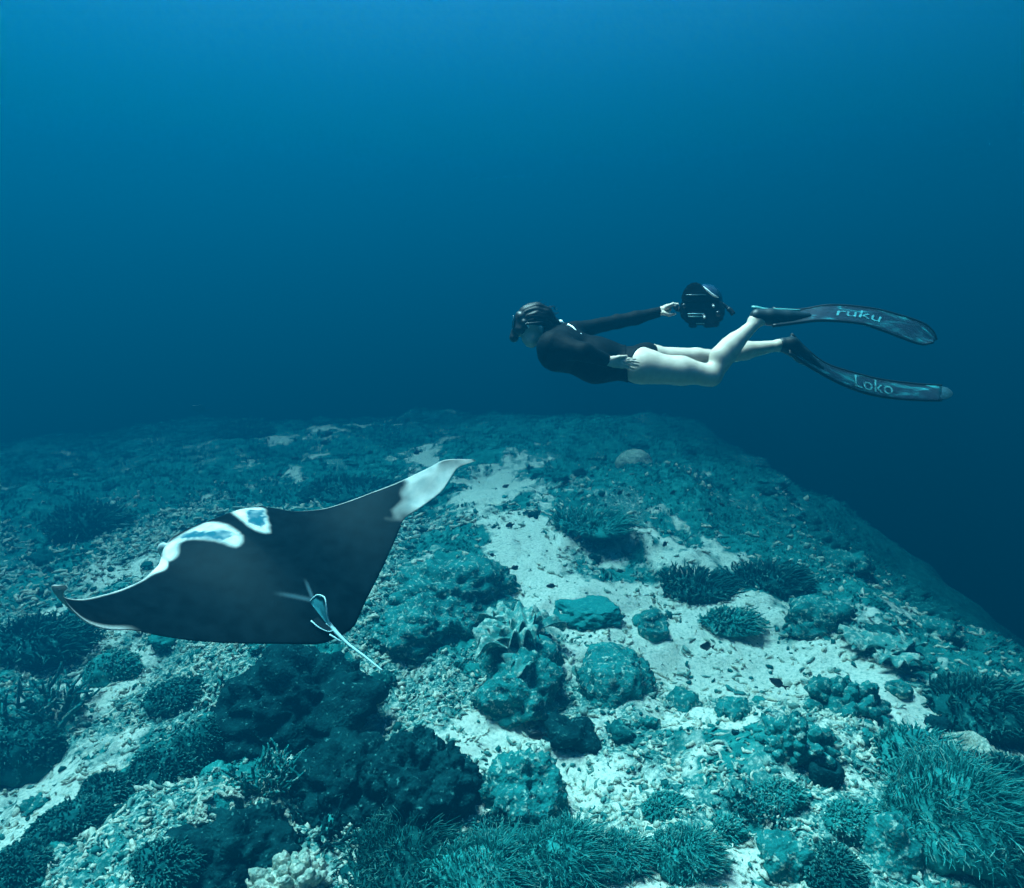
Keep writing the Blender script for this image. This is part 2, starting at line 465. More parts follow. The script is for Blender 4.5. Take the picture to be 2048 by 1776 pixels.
def ring(px, py, w, label, mat=None, hgt=.5):
    """a barrel sponge or cup coral, open at the top"""
    p, k = hit(px, py); s = p.length / FX; R = w * s * .5
    prof = [(.75, -.3), (.95, .1), (1.02, .6), (1.0, .95), (.86, 1.05), (.68, .98), (.55, .6), (.45, .2), (.0, .12)]
    a = np.linspace(0, 2 * np.pi, 28, endpoint=False); n = len(prof)
    A, I = np.meshgrid(a, np.arange(n), indexing='ij')
    pr = np.array(prof)[I]; wob = 1 + .14 * noise3(np.stack([np.cos(A) * 2 + px, np.sin(A) * 2, I * .2], -1)) + .05 * np.sin(A * 9)
    V = np.stack([pr[..., 0] * R * wob * np.cos(A), pr[..., 0] * R * wob * np.sin(A), pr[..., 1] * R * hgt * 1.4 * (1 + .1 * np.sin(A * 2))], -1).reshape(-1, 3)
    kk = np.arange(28 * n).reshape(28, n); k2 = np.roll(kk, -1, 0)
    F = np.stack([kk[:, :-1], k2[:, :-1], k2[:, 1:], kk[:, 1:]], -1).reshape(-1, 4)
    return put('sponge', mesh_np('sponge', V, F), mat or M_bommie2, p, label, 'sponge', sink=.0)

def knobbly(px, py, w, h, label, mat, seed, n=90, name='cauliflower_coral'):
    """short stubby branches packed over a dome"""
    p, k = hit(px, py); s = p.length / FX; r = np.random.default_rng(seed)
    rx, rz = w * s * .5, h * s * .8
    parts = []
    V, F = lump(rx * .75, rx * .7, rz * .75, seed, 3, .12); parts.append((V, [F]))
    V0, F0 = ICO[2]
    for i in range(n):
        th = math.acos(1 - r.uniform(0, 1)); ph = r.uniform(0, 6.283)
        d = np.array([math.sin(th) * math.cos(ph), math.sin(th) * math.sin(ph), math.cos(th)])
        c = d * np.array([rx, rx * .92, rz]) * r.uniform(.72, 1.0); q = rx * r.uniform(.10, .2)
        V = V0 * (1 + .25 * noise3(V0 * 2 + i))[:, None] * q
        V = V + np.outer(V @ d, d) * r.uniform(.2, .9)
        parts.append((V + c, [F0]))
    V, F = join(parts)
    return put(name, mesh_np(name, V, F), mat, p, label, 'coral', sink=.02)

def brain(px, py, w, h, label, seed=4):
    p, k = hit(px, py); s = p.length / FX; r = np.random.default_rng(seed)
    root = empty('ridged_coral', (p.x, p.y, p.z)); tag(root, label, 'coral')
    R = w * s * .5; V, F = lump(R * .9, R * .85, h * s * .7, seed, 4, .14); add_obj('base', mesh_np('base', V, F), M_bommie2, root, (0, 0, 0))
    for i in range(16):
        ph = r.uniform(0, 6.28); th = r.uniform(.1, 1.35); pts = []; dir_ = r.uniform(0, 6.28)
        for q in range(9):
            d = np.array([math.sin(th) * math.cos(ph), math.sin(th) * math.sin(ph), math.cos(th)])
            pts.append(d * np.array([R * .96, R * .9, h * s * .76]))
            dir_ += r.normal() * .75; th = min(1.5, max(.05, th + .13 * math.cos(dir_))); ph += .16 * math.sin(dir_) / max(.35, math.sin(th))
        V, F = tube(spline(pts, 26), R * .075 * np.concatenate([[.4], np.ones(24), [.4]]), 6)
        add_obj('ridge', mesh_np('ridge', V, F), M_pale, root, (0, 0, 0))
    return root

def plate(px, py, w, label, seed=5, mat=None):
    """table coral on a short foot, pale growing rim"""
    p, k = hit(px, py); s = p.length / FX; R = w * s * .5
    root = empty('plate_coral', (p.x, p.y, p.z)); tag(root, label, 'coral')
    a = np.linspace(0, 2 * np.pi, 56, endpoint=False); v = np.linspace(0, 1, 9)
    A, Vv = np.meshgrid(a, v, indexing='ij')
    rad = R * (.05 + .95 * Vv) * (1 + .22 * noise3(np.stack([np.cos(A) * 1.6 + seed, np.sin(A) * 1.6, Vv * 0], -1)))
    Z = R * (.34 + .22 * Vv ** 2 + .06 * np.sin(A * 3 + seed) * Vv) + .006 * noise3(np.stack([A * 14, Vv * 9, Vv * 0], -1))
    P = np.stack([rad * np.cos(A), rad * np.sin(A) * .85, Z], -1).reshape(-1, 3)
    kk = np.arange(56 * 9).reshape(56, 9); k2 = np.roll(kk, -1, 0)
    F = np.stack([kk[:, :-1], k2[:, :-1], k2[:, 1:], kk[:, 1:]], -1).reshape(-1, 4); N = 56 * 9
    F = np.concatenate([F, F[:, ::-1] + N, np.stack([kk[:, -1], k2[:, -1], k2[:, -1] + N, kk[:, -1] + N], 1)])
    add_obj('plate', mesh_np('plate', np.concatenate([P, P - np.array([0, 0, .02])]), F), mat or M_bommie2, root, (0, 0, 0))
    e = P.reshape(56, 9, 3)[:, -1]; e = np.concatenate([e, e[:1]])
    V, F = tube(e, .014, 6, False); add_obj('rim', mesh_np('rim', V, F), M_pale, root, (0, 0, 0))
    V, F = tube([(0, 0, -.05), (0, 0, R * .15), (0, 0, R * .34)], [R * .35, R * .22, R * .5], 12); add_obj('foot', mesh_np('foot', V, F), M_bommie, root, (0, 0, 0))
    return root

def staghorn(px, py, w, h, label, seed, mat=None, n=44):
    p, k = hit(px, py); s = p.length / FX; r = np.random.default_rng(seed); R = w * s * .5; parts = []
    for i in range(n):
        b = np.array([r.uniform(-.6, .6) * R, r.uniform(-.6, .6) * R, -.02]); d = np.array([b[0] / R + r.normal() * .4, b[1] / R + r.normal() * .4, 1.0]); d /= np.linalg.norm(d)
        L = h * s * r.uniform(.55, 1.0); m = b + d * L * .5 + r.normal(size=3) * .03 * L; e = b + d * L + r.normal(size=3) * .12 * L
        q = R * r.uniform(.055, .085)
        parts.append(tube(spline([b, m, e], 7), np.linspace(q, q * .45, 7), 6))
        for z in range(2):
            f = m + (e - m) * r.uniform(0, .7); g = f + (d + r.normal(size=3) * .9) * L * .28
            parts.append(tube(spline([f, (f + g) / 2 + r.normal(size=3) * .01, g], 5), np.linspace(q * .75, q * .35, 5), 5))
    V, F = join(parts)
    return put('branching_coral', mesh_np('branching_coral', V, F), mat or M_bommie2, p, label, 'coral', sink=.0)

def build_reef():
    B = bommie
    B(840, 1590, 215, 125, 'largest dark knobbly coral head, standing on sand below the tip of the manta tail', seed=1, sub=6, rough=.22, knob=.17, kf=3.6)
    B(600, 1400, 250, 85, 'very dark coral mound directly under the trailing edge of the manta', seed=2, sub=5, knob=.18, kf=4)
    B(685, 1575, 180, 75, 'low dark coral mound touching the left side of the largest knobbly head', seed=3, sub=5, knob=.16)
    B(520, 1470, 130, 50, 'flat dark coral mound left of the mound under the manta', seed=31, sub=4, knob=.2)
    ruffled(1040, 1310, 185, 120, 'leather coral with pale wavy folds on the left bank of the sand channel')
    B(1050, 1385, 165, 70, 'rounded teal coral head just below the leather coral with pale folds', M_bommie2, 4, 5, knob=.14)
    B(1168, 1222, 118, 30, 'flat teal coral cushion surrounded by pale sand', M_cushion, 5, 5, rough=.34, freq=1.2, knob=.10, kf=8, flat=.55)
    B(1228, 1368, 150, 88, 'squarish dark coral block standing alone in the pale sand', M_bommie2, 6, 5, rough=.25, freq=1.2, knob=.14, flat=.62)
    ring(1305, 1272, 56, 'small cup sponge at the top right corner of the squarish coral block')
    B(1140, 1478, 100, 48, 'small dark coral bush with a fish hovering at its left side', M_bommie, 7, 4, rough=.35, knob=.2)
    B(1050, 1590, 140, 74, 'coral head with a pale hollow, right of the largest knobbly head', M_bommie2, 8, 5, rough=.24, knob=.18)
    B(905, 1195, 250, 80, 'broad dark coral mound behind the raised wing of the manta', M_bommie2, 9, 5, rough=.2, knob=.16, kf=6)
    B(850, 1255, 190, 60, 'teal coral mound between the manta wing and the leather coral', M_bommie2, 33, 5, knob=.16)
    soft(175, 1055, 137, 46, 'round dark coral bush alone in the sand at far left', 10, True, 900)
    soft(488, 868, 115, 30, 'hazy dark mound highest on the reef crest', 11, True, 900)
    B(1270, 928, 76, 30, 'pale round coral standing out on the hazy slope below the diver', M_pale, 12, 4, rough=.1, knob=.14)
    ruffled(1775, 1300, 120, 44, 'leather coral with a pale crest near the drop-off', 9)
    B(1365, 1412, 62, 36, 'small dark knob on pale sand right of the squarish block', M_bommie2, 13, 4)
    B(1300, 1240, 60, 22, 'low teal lump on the sand above the cup sponge', M_bommie2, 14, 4)
    B(1468, 1425, 62, 30, 'small speckled coral on the lower edge of the sand patch', M_bommie2, 15, 4, knob=.2)
    knobbly(1690, 1420, 130, 62, 'cluster of round knobs at the right end of the sand patch', M_bommie2, 16, 60, 'knob_coral')
    knobbly(1595, 1490, 120, 50, 'low knobbly coral below the right end of the sand patch', M_bommie2, 17, 60, 'knob_coral')
    ring(1650, 1560, 52, 'dark barrel sponge between the knobbly coral and the anemone field', M_bommie, .8)
    ring(1797, 1385, 38, 'little round cup on the sand strip by the drop-off')
    ring(1940, 1508, 60, 'pale ring sponge at the right edge above the soft coral field', M_pale)
    knobbly(575, 1785, 120, 66, 'pale cauliflower coral cut by the bottom edge', M_pale, 18, 110)
    brain(432, 1640, 96, 66, 'pale coral with winding ridges in the lower left')
    B(1790, 1712, 84, 60, 'boulder with a pale sandy top in the lower right', M_bommie2, 19, 4, rough=.25)
    staghorn(95, 1440, 120, 60, 'branching coral thicket left of the pale rubble bank', 20)
    staghorn(535, 1560, 110, 50, 'branching coral with thin teal twigs left of the dark mounds', 21)
    staghorn(650, 1660, 120, 46, 'branching coral in front of the low dark mound', 22, M_bommie)
    staghorn(1510, 1620, 90, 40, 'branching coral in the rubble right of the sand gaps', 23)
    soft(215, 1590, 110, 40, 'flat fuzzy dark patch in the pale rubble left of the branching twigs', 24, True, length=.03, n=1300)
    soft(1180, 1050, 165, 30, 'wide hazy coral hump right of the sand channel top', 26, False, 900)
    soft(1390, 1175, 165, 39, 'dark coral hump on the slope right of the cushion coral', 27, True, 900)
    soft(1530, 1160, 154, 34, 'dark coral hump nearer the drop-off, beside a pale scar', 28, True, 900)
    soft(1460, 1245, 121, 25, 'low teal hump between the sand patch and the dark humps', 29, False, 900)
    B(1640, 1240, 110, 44, 'speckled teal hump left of the plate coral with pale rim', M_bommie2, 30, 4, knob=.2)
    soft(720, 985, 264, 30, 'long hazy coral ridge behind the middle of the manta', 34, True, 900)
    soft(80, 1290, 165, 55, 'dark teal coral bank at the left edge below the manta wing tip', 35, True, 900)
    B(470, 1715, 190, 70, 'dark coral hollow right of the winding ridges', M_bommie, 36, 5, knob=.2)
    B(1570, 1715, 90, 44, 'dark coral lump in the bright rubble at the bottom', M_bommie2, 37, 4, knob=.2)
    # tufted soft corals
    soft(1900, 1640, 250, 120, 'biggest clump of flowing tentacles in the lower right corner field', 40, n=1900)
    soft(1825, 1540, 160, 90, 'clump of pale-tipped tentacles where the sand strip ends', 41)
    soft(2010, 1730, 190, 100, 'dark tentacle clump cut by the lower right corner', 42, True, 1500)
    soft(2000, 1580, 120, 60, 'tentacle clump at the right edge under the ring sponge', 43, True)
    soft(1950, 1420, 170, 70, 'hazy soft coral clump on the edge of the drop-off', 44, True)
    soft(1120, 1730, 190, 90, 'tentacle clump at the bottom, left of the two round tufts', 45, n=1700)
    soft(970, 1750, 210, 80, 'tentacle clump at the bottom below the dark coral head', 46, n=1700)
    soft(810, 1720, 240, 80, 'wide tentacle bed filling the bottom in front of the largest dark head', 47, True, 1900)
    soft(1245, 1715, 112, 62, 'round fluffy tuft, left one of the bottom pair', 48, n=1300)
    soft(1372, 1715, 122, 66, 'round fluffy tuft, right one of the bottom pair', 49, n=1300)
    soft(1456, 1672, 52, 46, 'small upright tuft beside the bottom pair of round tufts', 50, n=600)
    soft(1010, 1660, 110, 40, 'low tentacle tuft at the foot of the sand gap', 51, True)
    soft(40, 1520, 140, 90, 'dark tufted coral at the left edge below the branching thicket', 52, True, length=.028, n=1500)
    soft(330, 1545, 120, 56, 'dark tuft in the middle of the pale rubble', 53, True, length=.028, n=1500)
    soft(415, 1490, 120, 70, 'cone-shaped tuft left of the mound under the manta', 54, True, length=.028, n=1500)
    soft(230, 1345, 110, 60, 'teal tuft below the left wing of the manta', 55, length=.028, n=1500)
    soft(355, 1400, 120, 52, 'dark tuft just under the front half of the manta', 56, True, length=.028, n=1500)
    soft(150, 1650, 140, 56, 'dark tuft in the pale rubble at lower left', 57, True, length=.028, n=1500)
    soft(320, 1740, 130, 54, 'dark tuft at the bottom left of the winding ridges', 58, True, length=.028, n=1500)
    soft(40, 1750, 110, 60, 'dark tuft in the bottom left corner', 59, True, length=.028, n=1500)
    soft(1700, 1650, 100, 48, 'teal tuft between the rubble and the tentacle field', 60, length=.028, n=1500)
    soft(1660, 1740, 110, 52, 'dark tuft at the bottom left of the sandy-topped boulder', 61, True, length=.028, n=1500)
    soft(1330, 1620, 90, 36, 'thin tuft in the rubble above the bottom pair', 62, length=.028, n=1500)
    soft(1560, 1590, 90, 40, 'thin tuft left of the dark barrel sponge', 63, length=.028, n=1500)
    # weathered heads breaking the outline of the drop-off
    r = np.random.default_rng(31)
    V, F = lump(1, .85, .55, 210, 4, .34, 1.5, .24, 4.0); me = mesh_np('edge_coral', V, F); me.materials.append(M_softdark)
    V, F = lump(1, .9, .6, 214, 4, .30, 1.6, .22, 5.0); me2 = mesh_np('edge_coral', V, F); me2.materials.append(M_bommie2)
    for i in range(22):
        y = 5.0 + 10.5 * (i + r.uniform()) / 22; x = np.interp(y, [5, 7.5, 10, 14], [4.4, 4.4, 4.3, 3.9]) + r.normal() * .45
        x *= KR; y *= KR; s_ = r.uniform(.18, .5)
        o = add_obj('edge_coral', me if i % 3 else me2, None, None, (x, y, gz(x, y) - s_ * .12)); o.scale = (s_, s_ * r.uniform(.7, 1.2), s_ * r.uniform(.6, 1.1)); o.rotation_euler = (r.normal() * .1, .25, r.uniform(0, 6.28))
        tag(o, 'hazy rough coral head on the right hand edge where the reef drops off', 'coral', 'coral heads along the drop-off')
    # anonymous small lumps: nothing in the photo tells one from the next
    r = np.random.default_rng(77); meshes = []
    for q in range(10):
        V, F = lump(1, .9, .62, 100 + q, 4, .36, 1.5, .26, 4.2)
        me = mesh_np('coral_lump', V, F); me.materials.append((M_bommie2, M_bommie, M_bommie2, M_softdark, M_soft)[q % 5]); meshes.append(me)
    k = 0
    while k < 230:
        y = 2.6 + 10.5 * r.uniform() ** 1.5; x = r.uniform(-1, 1) * (1 + .8 * y)
        if x > 5.0: continue
        x *= KR; y *= KR
        if sand_amount(np.array([x]), np.array([y]))[0] > .55 + .4 * r.uniform(): continue
        s = (.03 + .09 * r.uniform() ** 2) * (.75 * KR + .09 * y)
        o = add_obj('coral_lump', meshes[k % 10], None, None, (x, y, gz(x, y) - s * .15))
        o.scale = (s, s * r.uniform(.7, 1.2), s * r.uniform(.7, 1.3)); o.rotation_euler = (r.normal() * .15, r.normal() * .15, r.uniform(0, 6.28))
        w_ = ('speckled teal', 'dark', 'speckled teal', 'dull dark teal', 'plain teal')[(k % 10) % 5]; tag(o, 'small ' + w_ + ' coral lump growing in the rubble among many alike', 'coral', 'small ' + w_ + ' coral lumps on the reef'); k += 1
build_reef()

# ------------------------------------------------------------------ loose rubble and the carpet of small polyps (uncountable)
def scatter_points(n, seed, ymax, fn):
    r = np.random.default_rng(seed); out = []
    while sum(map(len, out)) < n:
        y = 2.0 + (ymax - 2.0) * r.uniform(0, 1, 60000) ** 1.35
        x = r.uniform(-1, 1, 60000) * (1.2 + .80 * y); 
        keep = (x < 6.2) & (r.uniform(0, 1, 60000) < fn(x * KR, y * KR))
        out.append(np.stack([x[keep], y[keep]], 1))
    return np.concatenate(out)[:n] * KR, r
def rand_rot(r, n):
    q = r.normal(size=(n, 4)); q /= np.linalg.norm(q, axis=1)[:, None]; w, x, y, z = q.T
    return np.stack([np.stack([1 - 2 * (y * y + z * z), 2 * (x * y - z * w), 2 * (x * z + y * w)], -1), np.stack([2 * (x * y + z * w), 1 - 2 * (x * x + z * z), 2 * (y * z - x * w)], -1), np.stack([2 * (x * z - y * w), 2 * (y * z + x * w), 1 - 2 * (x * x + y * y)], -1)], -2)
def build_rubble():
    def dens(x, y):
        s = sand_amount(x, y); rb = rubble_amount(x, y)
        return np.clip(rb * 1.1 * (1 - .8 * s) + .05 + .10 * s * (1 - s), 0, 1)
    N1, N2 = 18000, 18500
    V0, F0 = ICO[1]
    P, r = scatter_points(N1, 5, 11, dens)
    size = (.007 + .017 * r.uniform(0, 1, N1) ** 2.2) * (.75 * KR + .13 * P[:, 1])
    sc = r.uniform(.45, 1.3, (N1, 1, 3))
    W = (V0[None] * (1 + .35 * r.normal(size=(N1, len(V0), 1)).clip(-1.3, 1.3)) * sc) @ rand_rot(r, N1) * size[:, None, None]
    W = W + np.stack([P[:, 0], P[:, 1], ground(P[:, 0], P[:, 1]) + size * .25], 1)[:, None]
    Fa = (F0[None] + (np.arange(N1) * len(V0))[:, None, None]).reshape(-1, 3)
    t1 = np.repeat(r.uniform(0, 1, N1), len(V0))
    # broken fingers, hooks and curls
    P2, r = scatter_points(N2, 6, 9, dens)
    S, K = 5, 4; u = np.linspace(-1, 1, S)
    ln = (.018 + .040 * r.uniform(0, 1, N2) ** 2) * (.7 * KR + .12 * P2[:, 1]); cv = r.normal(size=N2) * 1.2
    th = cv[:, None] * u[None]
    ctr = np.stack([np.where(np.abs(cv)[:, None] > .05, np.sin(th) / np.where(np.abs(cv)[:, None] > .05, cv[:, None], 1), u[None]), np.where(np.abs(cv)[:, None] > .05, (1 - np.cos(th)) / np.where(np.abs(cv)[:, None] > .05, cv[:, None], 1), 0), .12 * r.normal(size=(N2, S))], -1)
    tan = np.stack([np.cos(th), np.sin(th), 0 * th], -1); nr = np.stack([-np.sin(th), np.cos(th), 0 * th], -1); up = np.array([0, 0, 1.0])
    rr = (.16 + .12 * r.uniform(0, 1, N2))[:, None] * np.interp(u, [-1, -.8, .8, 1], [.6, 1, 1, .45])[None] * (1 + .25 * r.normal(size=(N2, S))).clip(.5, 1.5)
    a = np.linspace(0, 2 * np.pi, K, endpoint=False)
    T = ctr[:, :, None] + rr[..., None, None] * (np.cos(a)[None, None, :, None] * nr[:, :, None] + np.sin(a)[None, None, :, None] * up)
    yaw = r.uniform(0, 6.283, N2); tilt = r.normal(size=N2) * .35
    cy, sy, ct, st = np.cos(yaw), np.sin(yaw), np.cos(tilt), np.sin(tilt); o = np.zeros(N2); l = np.ones(N2)
    M = np.stack([np.stack([cy * ct, -sy, cy * st], -1), np.stack([sy * ct, cy, sy * st], -1), np.stack([-st, o, ct], -1)], -2)
    T = np.einsum('nij,nskj->nski', M, T) * ln[:, None, None, None]
    T = T + np.stack([P2[:, 0], P2[:, 1], ground(P2[:, 0], P2[:, 1]) + ln * .12], 1)[:, None, None]
    base = (np.arange(N2) * S * K)[:, None, None] + (np.arange(S - 1) * K)[None, :, None]; j = np.arange(K)[None, None]; j2 = (j + 1) % K
    Fb = np.stack([base + j, base + j2, base + K + j2, base + K + j], -1).reshape(-1, 4)
    e0 = (np.arange(N2) * S * K)[:, None] + np.arange(K)[None, ::-1]; e1 = (np.arange(N2) * S * K + (S - 1) * K)[:, None] + np.arange(K)[None]
    Fb = np.concatenate([Fb, e0, e1]) + len(W.reshape(-1, 3))
    t2 = np.repeat(.35 + .65 * r.uniform(0, 1, N2), S * K)
    me = mesh_np('coral_rubble', np.concatenate([W.reshape(-1, 3), T.reshape(-1, 3)]), [Fa, Fb], False)
    attr(me, 'tone', np.concatenate([t1, t2]))
    def b(nt, p):
        a1 = node(nt, 'ShaderNodeAttribute', attribute_name='tone'); g = node(nt, 'ShaderNodeNewGeometry'); n2 = node(nt, 'ShaderNodeTexNoise', Scale=45.0, Detail=3.0); nt.links.new(g.outputs['Position'], n2.inputs['Vector'])
        c = ramp(nt, a1.outputs['Fac'], [(.14, (.006, .10, .10)), (.36, (.02, .22, .21)), (.56, (.36, .48, .41)), (.85, (.80, .74, .61))]).outputs['Color']
        f = ramp(nt, n2.outputs['Fac'], [(.42, (0, 0, 0)), (.60, (1, 1, 1))]).outputs['Color']
        m = node(nt, 'ShaderNodeMath', operation='MULTIPLY'); nt.links.new(f, m.inputs[0]); m.inputs[1].default_value = .45
        nt.links.new(mix(nt, m.outputs[0], c, (.02, .14, .13)), p.inputs['Base Color']); p.inputs['Roughness'].default_value = .95; p.inputs['Specular IOR Level'].default_value = .02
    o = add_obj('coral_rubble', me, material('broken_coral', b)); o['kind'] = 'stuff'
def build_carpet():
    def dens(x, y):
        s = sand_amount(x, y); rb = rubble_amount(x, y)
        return np.clip((1 - 1.6 * s) * (1 - .85 * rb), 0, 1) * np.clip(.65 + .6 * fbm(xyz(x, y, 1.1, 4.4), 2), .1, 1)
    N = 12500; P, r = scatter_points(N, 9, 19, dens)
    K = 5                                                    # blades in a tuft
    n = N * K; b = np.repeat(P, K, 0); far = b[:, 1]
    b = b + r.normal(size=(n, 2)) * (.010 * KR + .0035 * far)[:, None]
    h = (.010 + .026 * r.uniform(0, 1, n)) * (.6 * KR + .10 * far); w = h * r.uniform(.22, .42, n)
    flow = np.stack([.5 + .7 * noise3(xyz(b[:, 0], b[:, 1], 1.2, 1)), .6 * noise3(xyz(b[:, 0], b[:, 1], 1.2, 6))], 1) + r.normal(size=(n, 2)) * .5
    yaw = r.uniform(0, 6.283, n); sx, sy = np.cos(yaw), np.sin(yaw)
    z0 = ground(b[:, 0], b[:, 1]) - .01
    p0 = np.stack([b[:, 0], b[:, 1], z0], 1); p1 = p0 + np.stack([flow[:, 0] * h * .3, flow[:, 1] * h * .3, h * .75], 1); p2 = p0 + np.stack([flow[:, 0] * h * 1.0, flow[:, 1] * h * 1.0, h * 1.05], 1)
    side = np.stack([sx * w, sy * w, 0 * w], 1); q = np.stack([-sy * w, sx * w, 0 * w], 1) * .8
    # three-sided tapering finger: 3 + 3 + 1 points
    V = np.stack([p0 + side, p0 - side * .5 + q, p0 - side * .5 - q, p1 + side * .9, p1 - side * .45 + q * .9, p1 - side * .45 - q * .9, p2], 1).reshape(-1, 3)
    i = (np.arange(n) * 7)[:, None]
    Q = np.concatenate([i + np.array([[0, 1, 4, 3]]), i + np.array([[1, 2, 5, 4]]), i + np.array([[2, 0, 3, 5]])]); T = np.concatenate([i + np.array([[3, 4, 6]]), i + np.array([[4, 5, 6]]), i + np.array([[5, 3, 6]])])
    me = mesh_np('polyp_carpet', V, [Q, T])
    o = add_obj('polyp_carpet', me, coral_material('polyp_carpet', (.006, .13, .125), (.016, .25, .235), (.07, .40, .35), .58, 5.0, .1)); o['kind'] = 'stuff'
build_rubble()
build_carpet()
# ------------------------------------------------------------------ the manta ray
MP = [-1.2623, 3.3505, -1.1608, 0.3592, -0.1292, 0.887, 0.537, 0.365, 0.2793, 0.3942, 0.5998, 0.5812, 0.0137, -0.1907]
MH = 1.30                                                 # half span in metres
ML = ([0, .12, .20, .25, .30, .40, .6, .8, .93, 1.0], [.442, .450, .422, .367, .285, .205, .108, -.015, -.105, -.245])
MT = ([0, .08, .2, .4, .6, .8, .93, 1.0], [-.442, -.434, -.352, -.24, -.13, -.19, -.185, -.262])
def manta_frame():
    a, b, c = MP[3:6]
    ca, sa, cb, sb, cc, sc = math.cos(a), math.sin(a), math.cos(b), math.sin(b), math.cos(c), math.sin(c)
    Rx = np.array([[1, 0, 0], [0, ca, -sa], [0, sa, ca]]); Ry = np.array([[cb, 0, sb], [0, 1, 0], [-sb, 0, cb]]); Rz = np.array([[cc, -sc, 0], [sc, cc, 0], [0, 0, 1]])
    return Rz @ Ry @ Rx, np.array(MP[:3])
def manta_edge(xs, ys, s, it=2):
    t = np.linspace(0, 1, 81); y = np.interp(t, xs, ys)
    for _ in range(it): y[1:-1] = .25 * y[:-2] + .5 * y[1:-1] + .25 * y[2:]
    return np.interp(np.abs(s), t, y)
def manta_surface(s, c, up):
    """s in -1..1 across the span, c in 0..1 from front to back edge, up +1/-1 side or 0 middle; local metres"""
    a = np.abs(s); yl = manta_edge(*ML, s); yt = manta_edge(*MT, s, 3)
    y = yl + (yt - yl) * c
    g = np.linspace(0, 1, 161)
    def arc(k):
        th = k[0] * g + k[1] * g**2 + k[2] * g**3
        q = lambda v: np.concatenate([[0], np.cumsum((v[1:] + v[:-1]) / 2 / 160)])
        return th, q(np.cos(th)), q(np.sin(th))
    R_, L_ = arc(MP[6:9]), arc(MP[9:12])
    pos = s >= 0
    th = np.where(pos, np.interp(a, g, R_[0]), np.interp(a, g, L_[0]))
    x = np.where(pos, np.interp(a, g, R_[1]), -np.interp(a, g, L_[1])); z = np.where(pos, np.interp(a, g, R_[2]), np.interp(a, g, L_[2]))
    z = z + np.where(pos, MP[12], MP[13]) * a * y
    prof = (np.clip(c, 0, 1) ** .55) * (1 - np.clip(c, 0, 1)) ** .9 * 1.9
    thick = (.135 * np.exp(-(a / .22) ** 2) + .055 * (1 - a) ** 1.2 + .004) * prof + .0028 * np.minimum(1, np.sqrt(np.clip(c * (1 - c) * 60, 0, 1)))
    thick = thick * np.clip((1.0 - a) * 22, 0.12, 1)
    d = np.where(up > 0, .62, np.where(up < 0, -.42, 0)) * thick
    sg = np.where(pos, -1, 1)
    return np.stack([x + sg * np.sin(th) * d, y, z + np.cos(th) * d], -1) * MH
def poly_sd(P, pts):
    """signed distance (negative inside) of points (n,2) to a polygon"""
    pts = np.array(pts, float); n = len(pts)
    d = np.full(len(P), 1e9); ins = np.zeros(len(P), bool)
    for i in range(n):
        a, b = pts[i], pts[(i + 1) % n]; e = b - a; w = P - a
        t = np.clip((w @ e) / (e @ e), 0, 1); d = np.minimum(d, np.linalg.norm(w - t[:, None] * e, axis=1))
        c = (a[1] > P[:, 1]) != (b[1] > P[:, 1])
        with np.errstate(divide='ignore', invalid='ignore'):
            ins ^= c & (P[:, 0] < (b[0] - a[0]) * (P[:, 1] - a[1]) / (b[1] - a[1]) + a[0])
    return np.where(ins, -d, d)
def seg_d(P, a, b):
    a = np.array(a); e = np.array(b) - a; w = P - a; t = np.clip((w @ e) / (e @ e), 0, 1)
    return np.linalg.norm(w - t[:, None] * e, axis=1), t
def chaikin(p, k=2):
    p = np.array(p, float)
    for _ in range(k):
        q = np.roll(p, -1, 0); p = np.stack([.75 * p + .25 * q, .25 * p + .75 * q], 1).reshape(-1, 2)
    return p
SH1 = [(-.237, .38), (-.157, .396), (-.09, .404), (-.040, .402), (-.022, .347), (-.008, .264), (-.015, .187), (-.035, .148), (-.07, .136), (-.09, .21), (-.112, .265), (-.15, .325), (-.18, .343), (-.208, .335), (-.232, .285), (-.275, .25), (-.285, .30), (-.257, .353)]
SI1 = [(-.185, .392), (-.125, .385), (-.075, .315), (-.030, .261), (-.030, .208), (-.085, .222), (-.112, .279), (-.157, .337)]
SH2 = [(.083, .435), (.153, .426), (.183, .404), (.21, .364), (.16, .279), (.117, .185), (.09, .149), (.06, .173), (.05, .234), (.062, .323)]
SI2 = [(.13, .376), (.195, .356), (.135, .247), (.085, .190), (.068, .239), (.085, .287)]
TIP = [(.75, .04), (.887, -.08), (1.02, -.259), (.857, -.23), (.703, -.20), (.68, -.18), (.60, -.075), (.665, -.070), (.70, -.030)]

